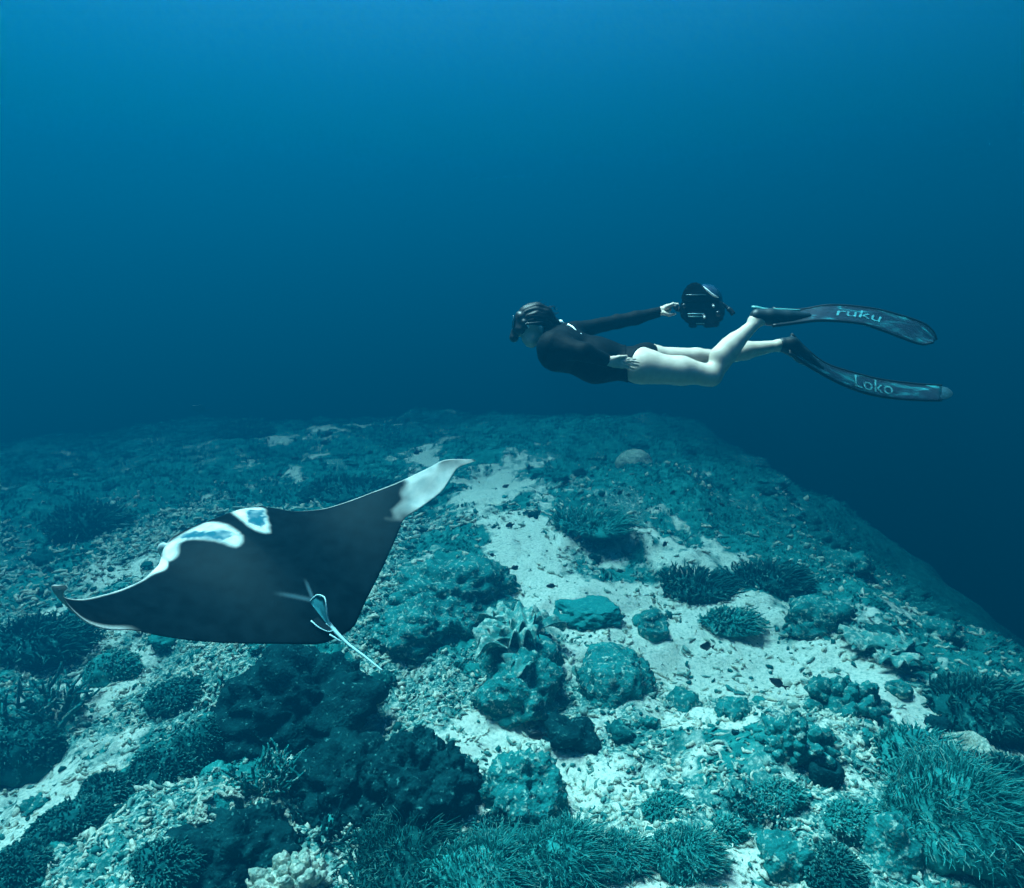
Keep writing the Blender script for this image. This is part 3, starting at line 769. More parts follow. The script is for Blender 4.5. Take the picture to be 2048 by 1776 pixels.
def build_manta():
    R, T = manta_frame()
    root = empty('manta_ray', tuple(T))
    tag(root, 'black manta ray with white shoulder patches and one pale wing tip raised, over reef', 'manta ray')
    W = lambda L: np.asarray(L) @ R.T + T
    sp = np.concatenate([np.linspace(-1, -.3, 110), np.linspace(-.3, .3, 150)[1:-1], np.linspace(.3, 1, 110)])
    cp = np.linspace(0, 1, 110) ** 1.15
    S, Cc = np.meshgrid(sp, cp, indexing='ij')
    n, m = S.shape
    Vt = manta_surface(S, Cc, np.ones_like(S)); Vb = manta_surface(S, Cc, -np.ones_like(S))
    k = np.arange(n * m).reshape(n, m)
    q = np.stack([k[:-1, :-1], k[:-1, 1:], k[1:, 1:], k[1:, :-1]], -1).reshape(-1, 4)
    rim = np.concatenate([k[:, 0], k[-1, 1:], k[-2::-1, -1], k[0, -2:0:-1]]); r2 = np.roll(rim, -1)
    F = np.concatenate([q[:, ::-1], q + n * m, np.stack([rim, r2, r2 + n * m, rim + n * m], 1)])
    V = W(np.concatenate([Vt.reshape(-1, 3), Vb.reshape(-1, 3)]))
    me = mesh_np('body', V, F)
    s = S.ravel(); yl = manta_edge(*ML, s); yt = manta_edge(*MT, s, 3); y = yl + (yt - yl) * Cc.ravel()
    P = np.stack([s, y], 1)
    jit = np.stack([noise3(xyz(s, y, 26, 1.0)), noise3(xyz(s, y, 26, 5.0))], 1)
    Pj = P + jit * .003 + .0022 * np.stack([noise3(xyz(s, y, 70, 2.0)), noise3(xyz(s, y, 70, 7.0))], 1)
    soft = lambda d, w: np.clip(.5 - d / (2 * w), 0, 1)
    white = np.maximum(soft(poly_sd(Pj, chaikin(SH1)), .013), soft(poly_sd(Pj, chaikin(SH2)), .013)) * (.86 + .14 * noise3(xyz(s, y, 22, 4)))
    Pk = P + jit * .011 + .009 * np.stack([noise3(xyz(s, y, 60, 3.0)), noise3(xyz(s, y, 60, 8.0))], 1)
    grey = np.maximum(soft(poly_sd(Pk, SI1), .008), soft(poly_sd(Pk, SI2), .008)) * np.clip(.95 + .22 * fbm(xyz(s, y, 34, 9), 2), .4, 1)
    tp = soft(poly_sd(P + jit * .02 + .02 * np.stack([noise3(xyz(s, y, 9, 2)), noise3(xyz(s, y, 9, 4))], 1), TIP), .035)
    dl_ = yl - y
    white = np.maximum(white, tp * (.50 + .12 * noise3(xyz(s, y, 14, 6)) + .40 * soft(dl_ - .03, .03) + .30 * soft((y - yt) - .03, .035)))
    # pale leading margins
    dl = yl - y; a = np.abs(s)
    lead = np.where(s > 0, soft(dl - .006, .005) * smoothstep(.23, .27, a), soft(dl - (.010 + .05 * np.exp(-((a - .30) / .05) ** 2)), .010) * smoothstep(.26, .29, a))
    lip = soft(dl - .007, .004) * (a < .22) * (s < -.06) * .6
    white = np.maximum(white, np.maximum(lead * (.8 + .2 * noise3(xyz(s, y, 12))), lip))
    for p_, q_, k_ in (((-.10, -.15), (.006, -.262), .010), ((.052, -.15), (.016, -.255), .007)):
        d, t = seg_d(P, p_, q_); e = soft(d - .003, k_) * smoothstep(0, .6, t)
        white = np.maximum(white, .12 * e); grey = np.maximum(grey, .8 * e)
    tr = y - yt; white = np.maximum(white, .5 * soft(tr - .018, .010) * smoothstep(-.57, -.66, s))
    belly = np.ones(n * m) * .9; belly[(a > .82)] = .4
    attr(me, 'white', np.concatenate([white, belly])); attr(me, 'grey', np.concatenate([grey, np.zeros(n * m)]))
    def b(nt, p):
        a1 = node(nt, 'ShaderNodeAttribute', attribute_name='white'); a2 = node(nt, 'ShaderNodeAttribute', attribute_name='grey')
        tc = node(nt, 'ShaderNodeNewGeometry'); nz = node(nt, 'ShaderNodeTexNoise', Scale=14.0, Detail=5.0); nt.links.new(tc.outputs['Position'], nz.inputs['Vector'])
        back = ramp(nt, nz.outputs['Fac'], [(.35, (.0003, .0012, .0018)), (.65, (.0010, .0036, .0052))]).outputs['Color']
        wh = ramp(nt, nz.outputs['Fac'], [(.3, (.28, .36, .355)), (.6, (.41, .46, .44))]).outputs['Color']
        c = mix(nt, a1.outputs['Fac'], back, wh); c = mix(nt, a2.outputs['Fac'], c, (.006, .060, .085))
        nt.links.new(c, p.inputs['Base Color'])
        p.inputs['Roughness'].default_value = .5; p.inputs['Specular IOR Level'].default_value = .015; p.inputs['Specular Tint'].default_value = (.2, .8, 1, 1)
        n2 = node(nt, 'ShaderNodeTexNoise', Scale=160.0, Detail=2.0); nt.links.new(tc.outputs['Position'], n2.inputs['Vector'])
        bump(nt, p, n2.outputs['Fac'], .15, .004)
    M = material('manta_skin', b)
    add_obj('body', me, M, root)
    pale = simple('manta_pale_edge', (.22, .40, .42), .5, .3); teal = simple('manta_grey_fin', (.015, .13, .16), .6, .1); dark = simple('manta_dark', (.001, .005, .007), .6, .04)
    H = MH
    top = lambda s_, y_, h=0.0: manta_surface(np.array([s_]), np.array([(manta_edge(*ML, np.array([s_]))[0] - y_) / (manta_edge(*ML, np.array([s_]))[0] - manta_edge(*MT, np.array([s_]), 3)[0])]), np.array([1.0]))[0] + np.array([0, 0, h])
    # tail
    b0 = W(top(0, -.375, -.004)); Fb = b0 @ CAM_F
    tip = np.array(at(765, 1341, Fb - .26)); k1 = np.array(at(692, 1284, Fb - .085))
    pts = spline([b0, k1, np.array(at(727, 1311, Fb - .17)), tip], 36)
    Vv, Fc = tube(pts, np.concatenate([np.linspace(.013, .0065, 12), np.linspace(.0065, .0035, 24)]), 8)
    add_obj('tail', mesh_np('tail', Vv, Fc), simple('manta_tail_skin', (.16, .30, .32), .6, .1), root)
    # dorsal fin in front of the tail
    o = np.array([(.0, -.262, .002), (.012, -.285, .050), (.010, -.330, .078), (.002, -.352, .074), (-.004, -.375, .038), (-.006, -.405, .004)])
    base = [top(0.0, yy, -.006) for yy in np.linspace(-.262, -.405, 6)]
    ap = np.array([np.array([p[0] * H, p[1] * H, base[i][2] + p[2] * 1.25]) for i, p in enumerate(o)])
    rows = np.stack([np.array(base) + (ap - np.array(base)) * t_ for t_ in (0, .35, .7, 1)], 0)
    th = np.array([.010, .008, .006, .003])[:, None, None] * np.array([1.0, 0, 0])
    A_, B_ = rows + th, rows - th
    kk = np.arange(24).reshape(4, 6); qq = np.stack([kk[:-1, :-1], kk[:-1, 1:], kk[1:, 1:], kk[1:, :-1]], -1).reshape(-1, 4)
    rm = np.concatenate([kk[:, 0], kk[-1, 1:], kk[-2::-1, -1], kk[0, -2:0:-1]]); rr = np.roll(rm, -1)
    df = add_obj('dorsal_fin', mesh_np('dorsal_fin', W(np.concatenate([A_.reshape(-1, 3), B_.reshape(-1, 3)])), np.concatenate([qq, qq[:, ::-1] + 24, np.stack([rm, rm + 24, rr + 24, rr], 1)])), teal, root)
    Vv, Fc = tube(spline(W(ap), 24), np.concatenate([[.0015], np.linspace(.0034, .0028, 23)]), 6)
    add_obj('edge', mesh_np('edge', Vv, Fc), pale, df)
    # pelvic fins either side of the tail root
    for sx in (-1,):
        L = [top(sx * .055, -.345, .012), top(sx * .048, -.385, .016), top(sx * .030, -.415, .018), top(sx * .012, -.420, .018)]
        ins = [top(sx * .02, -.34, .004), top(sx * .016, -.37, .006), top(sx * .010, -.395, .010), top(sx * .006, -.41, .012)]
        Vv = W(np.array(L + ins + [p - np.array([0, 0, .01]) for p in L + ins]))
        f = [[i, i + 1, i + 5, i + 4] for i in range(3)]
        Fq = np.array(f + [[d_ + 8 for d_ in r[::-1]] for r in f])
        pf = add_obj('pelvic_fin', mesh_np('pelvic_fin', Vv, Fq), dark, root)
        if sx < 0:
            V2, Fc = tube(spline(W(np.array(L)), 16), np.linspace(.0038, .0022, 16), 6)
            add_obj('edge', mesh_np('edge', V2, Fc), pale, pf)
            V2, Fc = tube(spline(W(np.array([top(-.030, -.425, .014), top(-.022, -.436, .016) + [0, -.02, 0], top(-.012, -.436, .016) + [0, -.045, -.01]])), 10), .0042, 6)
            add_obj('clasper', mesh_np('clasper', V2, Fc), pale, pf)
    # horn fins curling down at both corners of the mouth, eyes behind them
    for sx in (-1, 1):
        c0 = manta_surface(np.array([sx * .215]), np.array([.02]), np.array([0.0]))[0]
        P_ = spline([c0 + [0, -.05, 0], c0 + [sx * .01, .02, -.015], c0 + [sx * .012, .07, -.06], c0 + [sx * -.005, .10, -.13]], 16)
        V2, Fc = tube(P_, np.array([.026, .027, .027, .027, .026, .025, .024, .023, .022, .020, .018, .016, .014, .012, .008, .003]), 12)
        cc = np.repeat(P_, 12, 0); V2[:192] = cc + (V2[:192] - cc) * np.array([.42, 1, 1])
        add_obj('horn_fin', mesh_np('horn_fin', W(V2), Fc), simple('horn_fin_skin', (.25, .34, .34), .6, .2) if sx < 0 else dark, root)
        c1 = manta_surface(np.array([sx * .262]), np.array([.06]), np.array([0.0]))[0]
        bm = bmesh.new(); bmesh.ops.create_uvsphere(bm, u_segments=12, v_segments=8, radius=.020)
        for v in bm.verts: v.co = Vector(W(np.array(v.co) + c1))
        em = bpy.data.meshes.new('eye'); bm.to_mesh(em); bm.free()
        add_obj('eye', em, dark, root)
    return root
manta = build_manta()
# ------------------------------------------------------------------ implicit surfaces for bodies
class Field:
    """signed distance on a regular grid, filled primitive by primitive with smooth unions"""
    def __init__(self, lo, hi, h):
        self.h = h; self.lo = np.array(lo, float)
        self.n = np.ceil((np.array(hi) - self.lo) / h).astype(int) + 1
        self.f = np.full(self.n, 0.08)
    def coords(self, sl):
        ax = [self.lo[i] + self.h * np.arange(sl[i].start, sl[i].stop) for i in range(3)]
        return np.meshgrid(*ax, indexing='ij')
    def cone(self, a, b, ra, rb, k=0.02, flat=None):
        a = np.array(a, float); b = np.array(b, float); R = max(ra, rb) + 0.085
        i0 = np.clip(((np.minimum(a, b) - R - self.lo) / self.h).astype(int), 0, self.n)
        i1 = np.clip(((np.maximum(a, b) + R - self.lo) / self.h).astype(int) + 2, 0, self.n)
        if np.any(i1 <= i0): return
        sl = tuple(slice(p, q) for p, q in zip(i0, i1))
        x, y, z = self.coords(sl)
        d = b - a; L2 = d @ d + 1e-12
        t = np.clip(((x - a[0]) * d[0] + (y - a[1]) * d[1] + (z - a[2]) * d[2]) / L2, 0, 1)
        vx, vy, vz = x - a[0] - t * d[0], y - a[1] - t * d[1], z - a[2] - t * d[2]
        if flat is not None:                    # squash along a unit direction by a factor
            n, q = flat; n = np.array(n); s = (vx * n[0] + vy * n[1] + vz * n[2]) * (1 / q - 1)
            vx, vy, vz = vx + s * n[0], vy + s * n[1], vz + s * n[2]
        g = np.sqrt(vx * vx + vy * vy + vz * vz) - (ra + t * (rb - ra))
        f = self.f[sl]
        m = np.maximum(k - np.abs(f - g), 0) / k
        self.f[sl] = np.minimum(f, g) - m * m * k * 0.25
    def mesh(self, name, f=None):
        f = self.f if f is None else f
        ins = f < 0
        n = np.array(f.shape)
        s = np.zeros(n - 1, int)
        for i in (0, 1):
            for j in (0, 1):
                for k in (0, 1):
                    s += ins[i:n[0] - 1 + i, j:n[1] - 1 + j, k:n[2] - 1 + k]
        act = (s > 0) & (s < 8)
        ci = np.argwhere(act); idx = np.full(n - 1, -1); idx[act] = np.arange(len(ci))
        acc = np.zeros((len(ci), 3)); cnt = np.zeros(len(ci))
        cor = [(i, j, k) for i in (0, 1) for j in (0, 1) for k in (0, 1)]
        for a in cor:
            for ax in range(3):
                if a[ax]: continue
                b = list(a); b[ax] = 1
                fa = f[ci[:, 0] + a[0], ci[:, 1] + a[1], ci[:, 2] + a[2]]; fb = f[ci[:, 0] + b[0], ci[:, 1] + b[1], ci[:, 2] + b[2]]
                c = (fa < 0) != (fb < 0)
                t = np.where(c, fa / np.where(c, fa - fb, 1), 0)
                p = np.array(a, float)[None].repeat(len(ci), 0); p[:, ax] += t
                acc[c] += p[c]; cnt[c] += 1
        v = (ci + acc / cnt[:, None]) * self.h + self.lo
        faces = []
        for ax in range(3):
            o1, o2 = [(1, 2), (2, 0), (0, 1)][ax]
            sa = [slice(1, -1)] * 3; sb = [slice(1, -1)] * 3
            sa[ax] = slice(0, -1); sb[ax] = slice(1, None)
            A = ins[tuple(sa)]; B = ins[tuple(sb)]
            e = np.argwhere(A != B); fl = A[A != B]
            e = e + 1; e[:, ax] -= 1
            def cell(d1, d2):
                q = e.copy(); q[:, o1] -= d1; q[:, o2] -= d2
                return idx[q[:, 0], q[:, 1], q[:, 2]]
            q = np.stack([cell(1, 1), cell(0, 1), cell(0, 0), cell(1, 0)], 1)
            q[~fl] = q[~fl][:, ::-1]
            faces.append(q)
        return mesh_np(name, v, np.concatenate(faces))

# ------------------------------------------------------------------ the freediver
DD = 3.80; PX = DD / FX
def J(px, py, d=0.0): return np.array(at(px, py, DD + d))
def C(F, a, b, ra, rb, k=0.02, flat=None): F.cone(J(*a), J(*b), ra * PX, rb * PX, k, flat)

M_skin = simple('skin', (.33, .27, .225), .5, .12)
M_black = simple('black_lycra', (.0006, .0025, .0035), .7, .03)
M_hair = simple('wet_dark_hair', (.0010, .0025, .003), .5, .10)
M_rubber = simple('black_rubber', (.0015, .004, .005), .45, .2)
M_metal = simple('black_anodised_metal', (.003, .007, .009), .32, .35)
M_glint = simple('pale_plastic_and_glint', (.62, .68, .66), .4, .5)  # pale fittings, and the highlights painted on the camera housing

def build_diver():
    root = empty('person', J(1265, 722))
    tag(root, 'freediver in black rash guard and bikini swimming face down with long fins, camera held behind', 'person')
    lo = J(1000, 800, -.45) - .06; hi = J(1640, 570, .40) + .06
    lo = np.minimum(lo, hi); lo = np.array([J(1010, 0)[0] - .05, 3.42, J(0, 800)[2] - .06]); hi = np.array([J(1640, 0, .3)[0], 4.12, J(0, 585, .2)[2] + .02])
    h = .005
    body = Field(lo, hi, h)
    # trunk
    def trunk(F):
        C(F, (1122, 702, -.085), (1132, 690, .085), 37, 36, .05)
        C(F, (1128, 698, 0), (1192, 721, 0), 38, 37, .06)
        C(F, (1188, 722, -.055), (1192, 714, .055), 35, 34, .05)
        C(F, (1192, 721, 0), (1275, 729, 0), 35, 30, .06)
        C(F, (1106, 708, -.06), (1110, 700, .07), 25, 25, .04)
    def arm_near(F):
        C(F, (1104, 692, -.15), (1112, 694, -.155), 25, 22, .05)
        C(F, (1110, 692, -.16), (1168, 704, -.25), 20, 14, .03)
        C(F, (1168, 704, -.25), (1219, 723, -.195), 14, 8.5, .02)
    def arm_far(F):
        C(F, (1135, 670, .15), (1150, 664, .16), 21, 17, .05)
        C(F, (1150, 662, .17), (1235, 643, .22), 15, 11, .03)
        C(F, (1235, 643, .22), (1272, 636, .21), 11.5, 10.5, .02)
        C(F, (1272, 636, .21), (1322, 623, .20), 10.5, 7.2, .02)
    trunk(body); arm_near(body); arm_far(body)
    # pelvis, buttocks, legs
    C(body, (1274, 734, -.07), (1284, 717, .08), 30, 29, .05)
    C(body, (1284, 724, -.065), (1296, 728, -.07), 28, 28, .03)
    C(body, (1298, 712, .085), (1308, 714, .085), 26, 25, .022)
    C(body, (1288, 735, -.075), (1362, 742, -.085), 32, 27, .03)
    C(body, (1362, 741, -.085), (1418, 750, -.085), 27, 19.5, .03)
    C(body, (1412, 752, -.085), (1424, 753, -.085), 19.5, 18.5, .02)
    C(body, (1424, 749, -.082), (1458, 700, -.075), 18.5, 21, .025)
    C(body, (1440, 712, -.08), (1470, 683, -.072), 20.5, 17.5, .02)
    C(body, (1462, 692, -.075), (1512, 645, -.06), 19, 10.5, .02)
    C(body, (1508, 650, -.075), (1512, 648, -.045), 8, 8, .015)
    C(body, (1506, 640, -.06), (1517, 640, -.06), 10, 10, .02)
    C(body, (1518, 640, -.06), (1578, 636, -.06), 10.5, 8, .02)
    C(body, (1308, 715, .09), (1392, 713, .09), 22, 17, .02)
    C(body, (1392, 713, .09), (1442, 716, .09), 17, 15.5, .02)
    C(body, (1442, 716, .09), (1492, 701, .09), 15.5, 18, .02)
    C(body, (1492, 701, .09), (1556, 691, .085), 18, 10.5, .02)
    C(body, (1556, 691, .07), (1558, 696, .10), 8, 8, .015)
    C(body, (1556, 690, .085), (1566, 688, .085), 10.5, 11, .02)
    C(body, (1566, 690, .085), (1618, 722, .085), 10.5, 8, .02)
    # neck and head
    C(body, (1078, 668, -.01), (1118, 684, 0), 18, 24, .03)
    C(body, (1072, 638, -.012), (1080, 640, -.012), 27, 25, .02)
    C(body, (1060, 642, -.012), (1066, 655, -.012), 24, 22, .02)
    C(body, (1052, 656, -.012), (1060, 672, -.012), 19, 16, .02)
    C(body, (1063, 678, -.035), (1063, 678, .012), 13, 13, .02)
    C(body, (1058, 686, -.012), (1064, 688, -.012), 8, 8, .015)      # chin
    C(body, (1047, 679, -.022), (1047, 679, -.002), 3.2, 3.2, .008)   # lips
    C(body, (1050, 684, -.020), (1050, 684, -.004), 3.0, 3.0, .008)
    C(body, (1042, 650, -.012), (1033, 669, -.012), 4, 6.5, .015)      # nose
    C(body, (1080, 655, -.083), (1083, 664, -.078), 5, 3.5, .008)      # ear
    # near hand lying on the hip
    fl = (CAM_F, .6)
    C(body, (1217, 723, -0.217), (1228, 724, -0.209), 8.5, 10, .015, fl)
    C(body, (1228, 720, -0.209), (1245, 723, -0.207), 6.5, 6, .012, fl)
    C(body, (1228, 727, -0.209), (1243, 731, -0.204), 6.5, 6, .012, fl)
    C(body, (1222, 719, -.214), (1238, 714.5, -0.219), 5, 4, .010); C(body, (1238, 714.5, -0.219), (1253, 712.5, -0.212), 3.8, 2.8, .006)   # thumb
    for a, m, b in (((1243, 720.5, -0.210), (1258, 717.5, -0.217), (1271, 718.5, -0.202)), ((1245, 724, -0.212), (1262, 722, -0.220), (1277, 724.5, -0.204)),
                    ((1245, 728.5, -0.209), (1262, 729, -0.218), (1277, 731.5, -0.202)), ((1242, 733, -0.202), (1257, 735, -0.211), (1270, 737.5, -.186))):
        C(body, a, m, 2.9, 2.6, .004); C(body, m, b, 2.6, 1.9, .003)
    # far hand closed on the camera handle
    C(body, (1320, 622, .20), (1335, 617, .20), 8, 9, .015)
    C(body, (1334, 615, .165), (1334, 615, .225), 5, 5, .012)
    for q, dd in enumerate((.160, .182, .204, .226)):
        o = (0, -.6, -.2, .8)[q]
        C(body, (1334, 613 + o, dd), (1346, 608.5 + o, dd), 3.6, 3.3, .006); C(body, (1346, 608.5 + o, dd), (1355, 609.5 + o, dd), 3.2, 3.0, .005); C(body, (1355, 609.5 + o, dd), (1358, 617 + o, dd), 2.9, 2.4, .004)
    C(body, (1326, 626, .175), (1338, 629.5, .165), 4.6, 4.0, .010); C(body, (1338, 629.5, .165), (1350, 628, .168), 3.8, 2.8, .006)
    me = body.mesh('body')
    b = add_obj('body', me, M_skin, root)
    # coordinates of the grid as photo pixel and depth, for seams
    X, Y, Z = body.coords(tuple(slice(0, n) for n in body.n))
    Fd = Y * math.cos(PITCH) - Z * math.sin(PITCH); Ud = Y * math.sin(PITCH) + Z * math.cos(PITCH)
    px = 1024 + FX * X / Fd; py = 888 - FX * Ud / Fd; dd = Fd - DD
    wr = .0016 * noise3(np.stack([X * 26, Y * 26, Z * 26], -1)) + .001 * noise3(np.stack([X * 60 + Z * 40, Y * 60, Z * 22], -1))
    # rash guard: trunk + collar, and the two sleeves, each cut at its own seam
    g = Field(lo, hi, h); trunk(g); C(g, (1274, 734, -.07), (1284, 717, .08), 30, 29, .05); C(g, (1284, 724, -.065), (1296, 728, -.07), 28, 28, .03)
    C(g, (1088, 672, -.01), (1118, 684, 0), 20, 25, .03)
    T = np.maximum(g.f - .008, (px - (1253 + .05 * (py - 730))) * PX)
    T = np.maximum(T, ((1088 - px) * .93 + (660 - py) * .12) * PX * np.where(py < 690, 1, 0) - np.where(py < 690, 0, 1))
    s1 = Field(lo, hi, h); arm_near(s1); T1 = np.maximum(s1.f - .007, (px - 1219) * PX)
    s2 = Field(lo, hi, h); arm_far(s2); T2 = np.maximum(s2.f - .007, (px - 1320.5) * PX)
    def smin(a, b, k):
        m = np.maximum(k - np.abs(a - b), 0) / k
        return np.minimum(a, b) - m * m * k * .25
    G = smin(smin(T, T1, .055), T2, .055) - .002 + wr
    add_obj('rash_guard', g.mesh('rash_guard', G), M_black, root)
    w = .175 * (1 - (px - 1250) / 66) + .014
    w = w * np.where(py > 728, .3, 1.0)
    B = np.maximum(np.maximum(body.f - .0045, np.abs(dd - .012) - w), np.maximum(1238 - px, px - 1315) * PX)
    B = np.maximum(B, -(s1.f - .03)); B = np.maximum(B, np.where((dd < -.15), .05, -1))
    add_obj('bikini_bottom', g.mesh('bikini_bottom', B), M_black, root)
    # ---- hair: a wet cap with a bun at the back, plus loose locks
    hl, hh = J(1015, 700, -.16) - .03, J(1135, 585, .14) + .03
    hf = Field(np.minimum(hl, hh), np.maximum(hl, hh), .004)
    C(hf, (1072, 637, -.012), (1082, 640, -.012), 29, 27, .02)
    C(hf, (1059, 633, -.012), (1072, 630, -.012), 23, 22, .02)
    C(hf, (1090, 636, -.012), (1104, 644, -.012), 20, 9, .02)
    C(hf, (1104, 640, -.012), (1117, 645, -.006), 9, 5, .012)
    X, Y, Z = hf.coords(tuple(slice(0, n) for n in hf.n))
    Fd = Y * math.cos(PITCH) - Z * math.sin(PITCH); Ud = Y * math.sin(PITCH) + Z * math.cos(PITCH)
    hx = 1024 + FX * X / Fd; hy = 888 - FX * Ud / Fd; hd = Fd - DD
    ang = np.arctan2(hd + .012, (hy - 660) * PX) * 4
    groove = noise3(np.stack([ang * 2.2, hx * .02 + hy * .03, hx * 0 + 3.3], -1)) * .006 + noise3(np.stack([ang * 5.5, hx * .05, hy * .05], -1)) * .004
    face = np.maximum(-( (hx - 1052) * .75 - (hy - 650) * .66 + 3 ) * PX, -(1e3)) 
    cut = ((hy - 652) + (hx - 1085) * -.10) * PX            # hairline under the ear
    H = np.maximum(hf.f + groove, np.maximum(np.maximum(cut, (1036 - hx) * PX), (1054 - hx) * PX * np.where(hy > 640, 1, 0) - np.where(hy > 640, 0, 1)))
    hair = add_obj('hair', hf.mesh('hair', H), M_hair, root)
    rng = np.random.default_rng(3)
    locks = []
    for i in range(150):
        a0 = rng.uniform(-1.25, 1.0); t0 = rng.uniform(0, 1)
        pts = []
        for t in np.linspace(0, 1, 7):
            x = 1046 + 62 * t; r = 29 * math.sin(math.pi * (.22 + .62 * t)) + 3
            cyy = 640 + 6 * t
            pts.append(J(x, cyy - r * math.cos(a0) + rng.normal() * 1.6, -.012 + r * PX * math.sin(a0)))
        locks.append(tube(spline(pts, 14), np.linspace(.0022, .0010, 14), 5))
    for i in range(40):
        s = J(1085 + rng.uniform(-30, 24), 622 + rng.uniform(-10, 20), rng.uniform(-.05, .03)); e = s + np.array([rng.uniform(-.02, .05), rng.uniform(-.03, .03), rng.uniform(-.02, .04)])
        locks.append(tube(spline([s, (s + e) / 2 + rng.normal(size=3) * .006, e], 8), np.linspace(.003, .0006, 8), 4))
    V, Fc = join(locks)
    add_obj('hair_lock', mesh_np('hair_lock', V, Fc), M_hair, hair)
    # ---- mask
    ml, mh = J(1008, 700, -.14) - .03, J(1075, 610, .12) + .03
    mf = Field(np.minimum(ml, mh), np.maximum(ml, mh), .004)
    for dz in (-.045, 0.02):
        C(mf, (1040, 632, dz), (1036, 657, dz), 10, 10, .02)
    C(mf, (1044, 634, -.06), (1044, 634, .035), 9, 9, .02); C(mf, (1042, 660, -.055), (1042, 660, .03), 8, 8, .02)
    C(mf, (1030, 664, -.012), (1028, 675, -.012), 8.5, 9.5, .02)
    C(mf, (1049, 645, -.075), (1051, 652, -.075), 7, 6, .015)
    mask = add_obj('dive_mask', mf.mesh('dive_mask'), M_rubber, root)
    strap = []
    for a0, a1 in ((0, 1),):
        pts = []
        for t in np.linspace(0, 1, 26):
            th = math.pi * t
            pts.append(J(1052 + 50 * math.sin(th), 648 - 5 * math.sin(th), -.012 - .098 * math.cos(th)))
        V, Fc = tube(pts, .007, 8); strap.append((V, Fc))
    V, Fc = join(strap)
    add_obj('mask_strap', mesh_np('mask_strap', V, Fc), M_rubber, mask)
    V, Fc = tube(spline([J(1052, 646, -.103), J(1055, 650, -.107), J(1058, 656, -.103)], 8), [.002, .0045, .005, .005, .005, .0045, .004, .002], 8)
    add_obj('buckle', mesh_np('buckle', V, Fc), M_glint, mask)
    gl = []
    for dz in (-.045, .021):
        P = [J(1026.5, 630, dz - .026), J(1026.5, 630, dz + .026), J(1023.5, 655, dz + .022), J(1023.5, 655, dz - .022)]
        Q = [p + CAM_X * .006 for p in P]
        gl.append((np.array(P + Q), [np.array([[0, 1, 2, 3], [7, 6, 5, 4], [0, 4, 5, 1], [1, 5, 6, 2], [2, 6, 7, 3], [3, 7, 4, 0]])]))
    V, Fc = join(gl)
    add_obj('mask_lens', mesh_np('mask_lens', V, Fc, False), simple('tinted_lens', (.01, .03, .04), .08, .8), mask)
    # pale zip cord on the back of the rash guard
    zp = [tube(spline([J(1119, 640, -.02), J(1123, 643.5, -.028), J(1127, 647, -.030)], 8), [.003, .006, .008, .009, .009, .008, .006, .003], 8),
          tube(spline([J(1136, 649, -.03), J(1146, 655, -.052), J(1154, 664, -.070), J(1164, 669, -.078)], 14), np.linspace(.0065, .004, 14), 8)]
    V, Fc = join(zp)
    add_obj('zip_cord', mesh_np('zip_cord', V, Fc), M_glint, root)
    return root

def fin_material():
    def b(nt, p):
        at_ = node(nt, 'ShaderNodeUVMap'); at_.uv_map = 'blade'
        mp = node(nt, 'ShaderNodeMapping'); mp.inputs['Scale'].default_value = (5.0, 2.2, 1); nt.links.new(at_.outputs['UV'], mp.inputs['Vector'])
        n1 = node(nt, 'ShaderNodeTexNoise', Scale=1.0, Detail=5.0, Roughness=.6, Distortion=1.2); nt.links.new(mp.outputs['Vector'], n1.inputs['Vector'])
        r1 = ramp(nt, n1.outputs['Fac'], [(.49, (.0004, .002, .003)), (.56, (.0015, .020, .025)), (.64, (.006, .09, .10)), (.80, (.02, .20, .22))])
        nt.links.new(r1.outputs['Color'], p.inputs['Base Color'])
        p.inputs['Roughness'].default_value = .35
    return material('marbled_fin_blade', b)

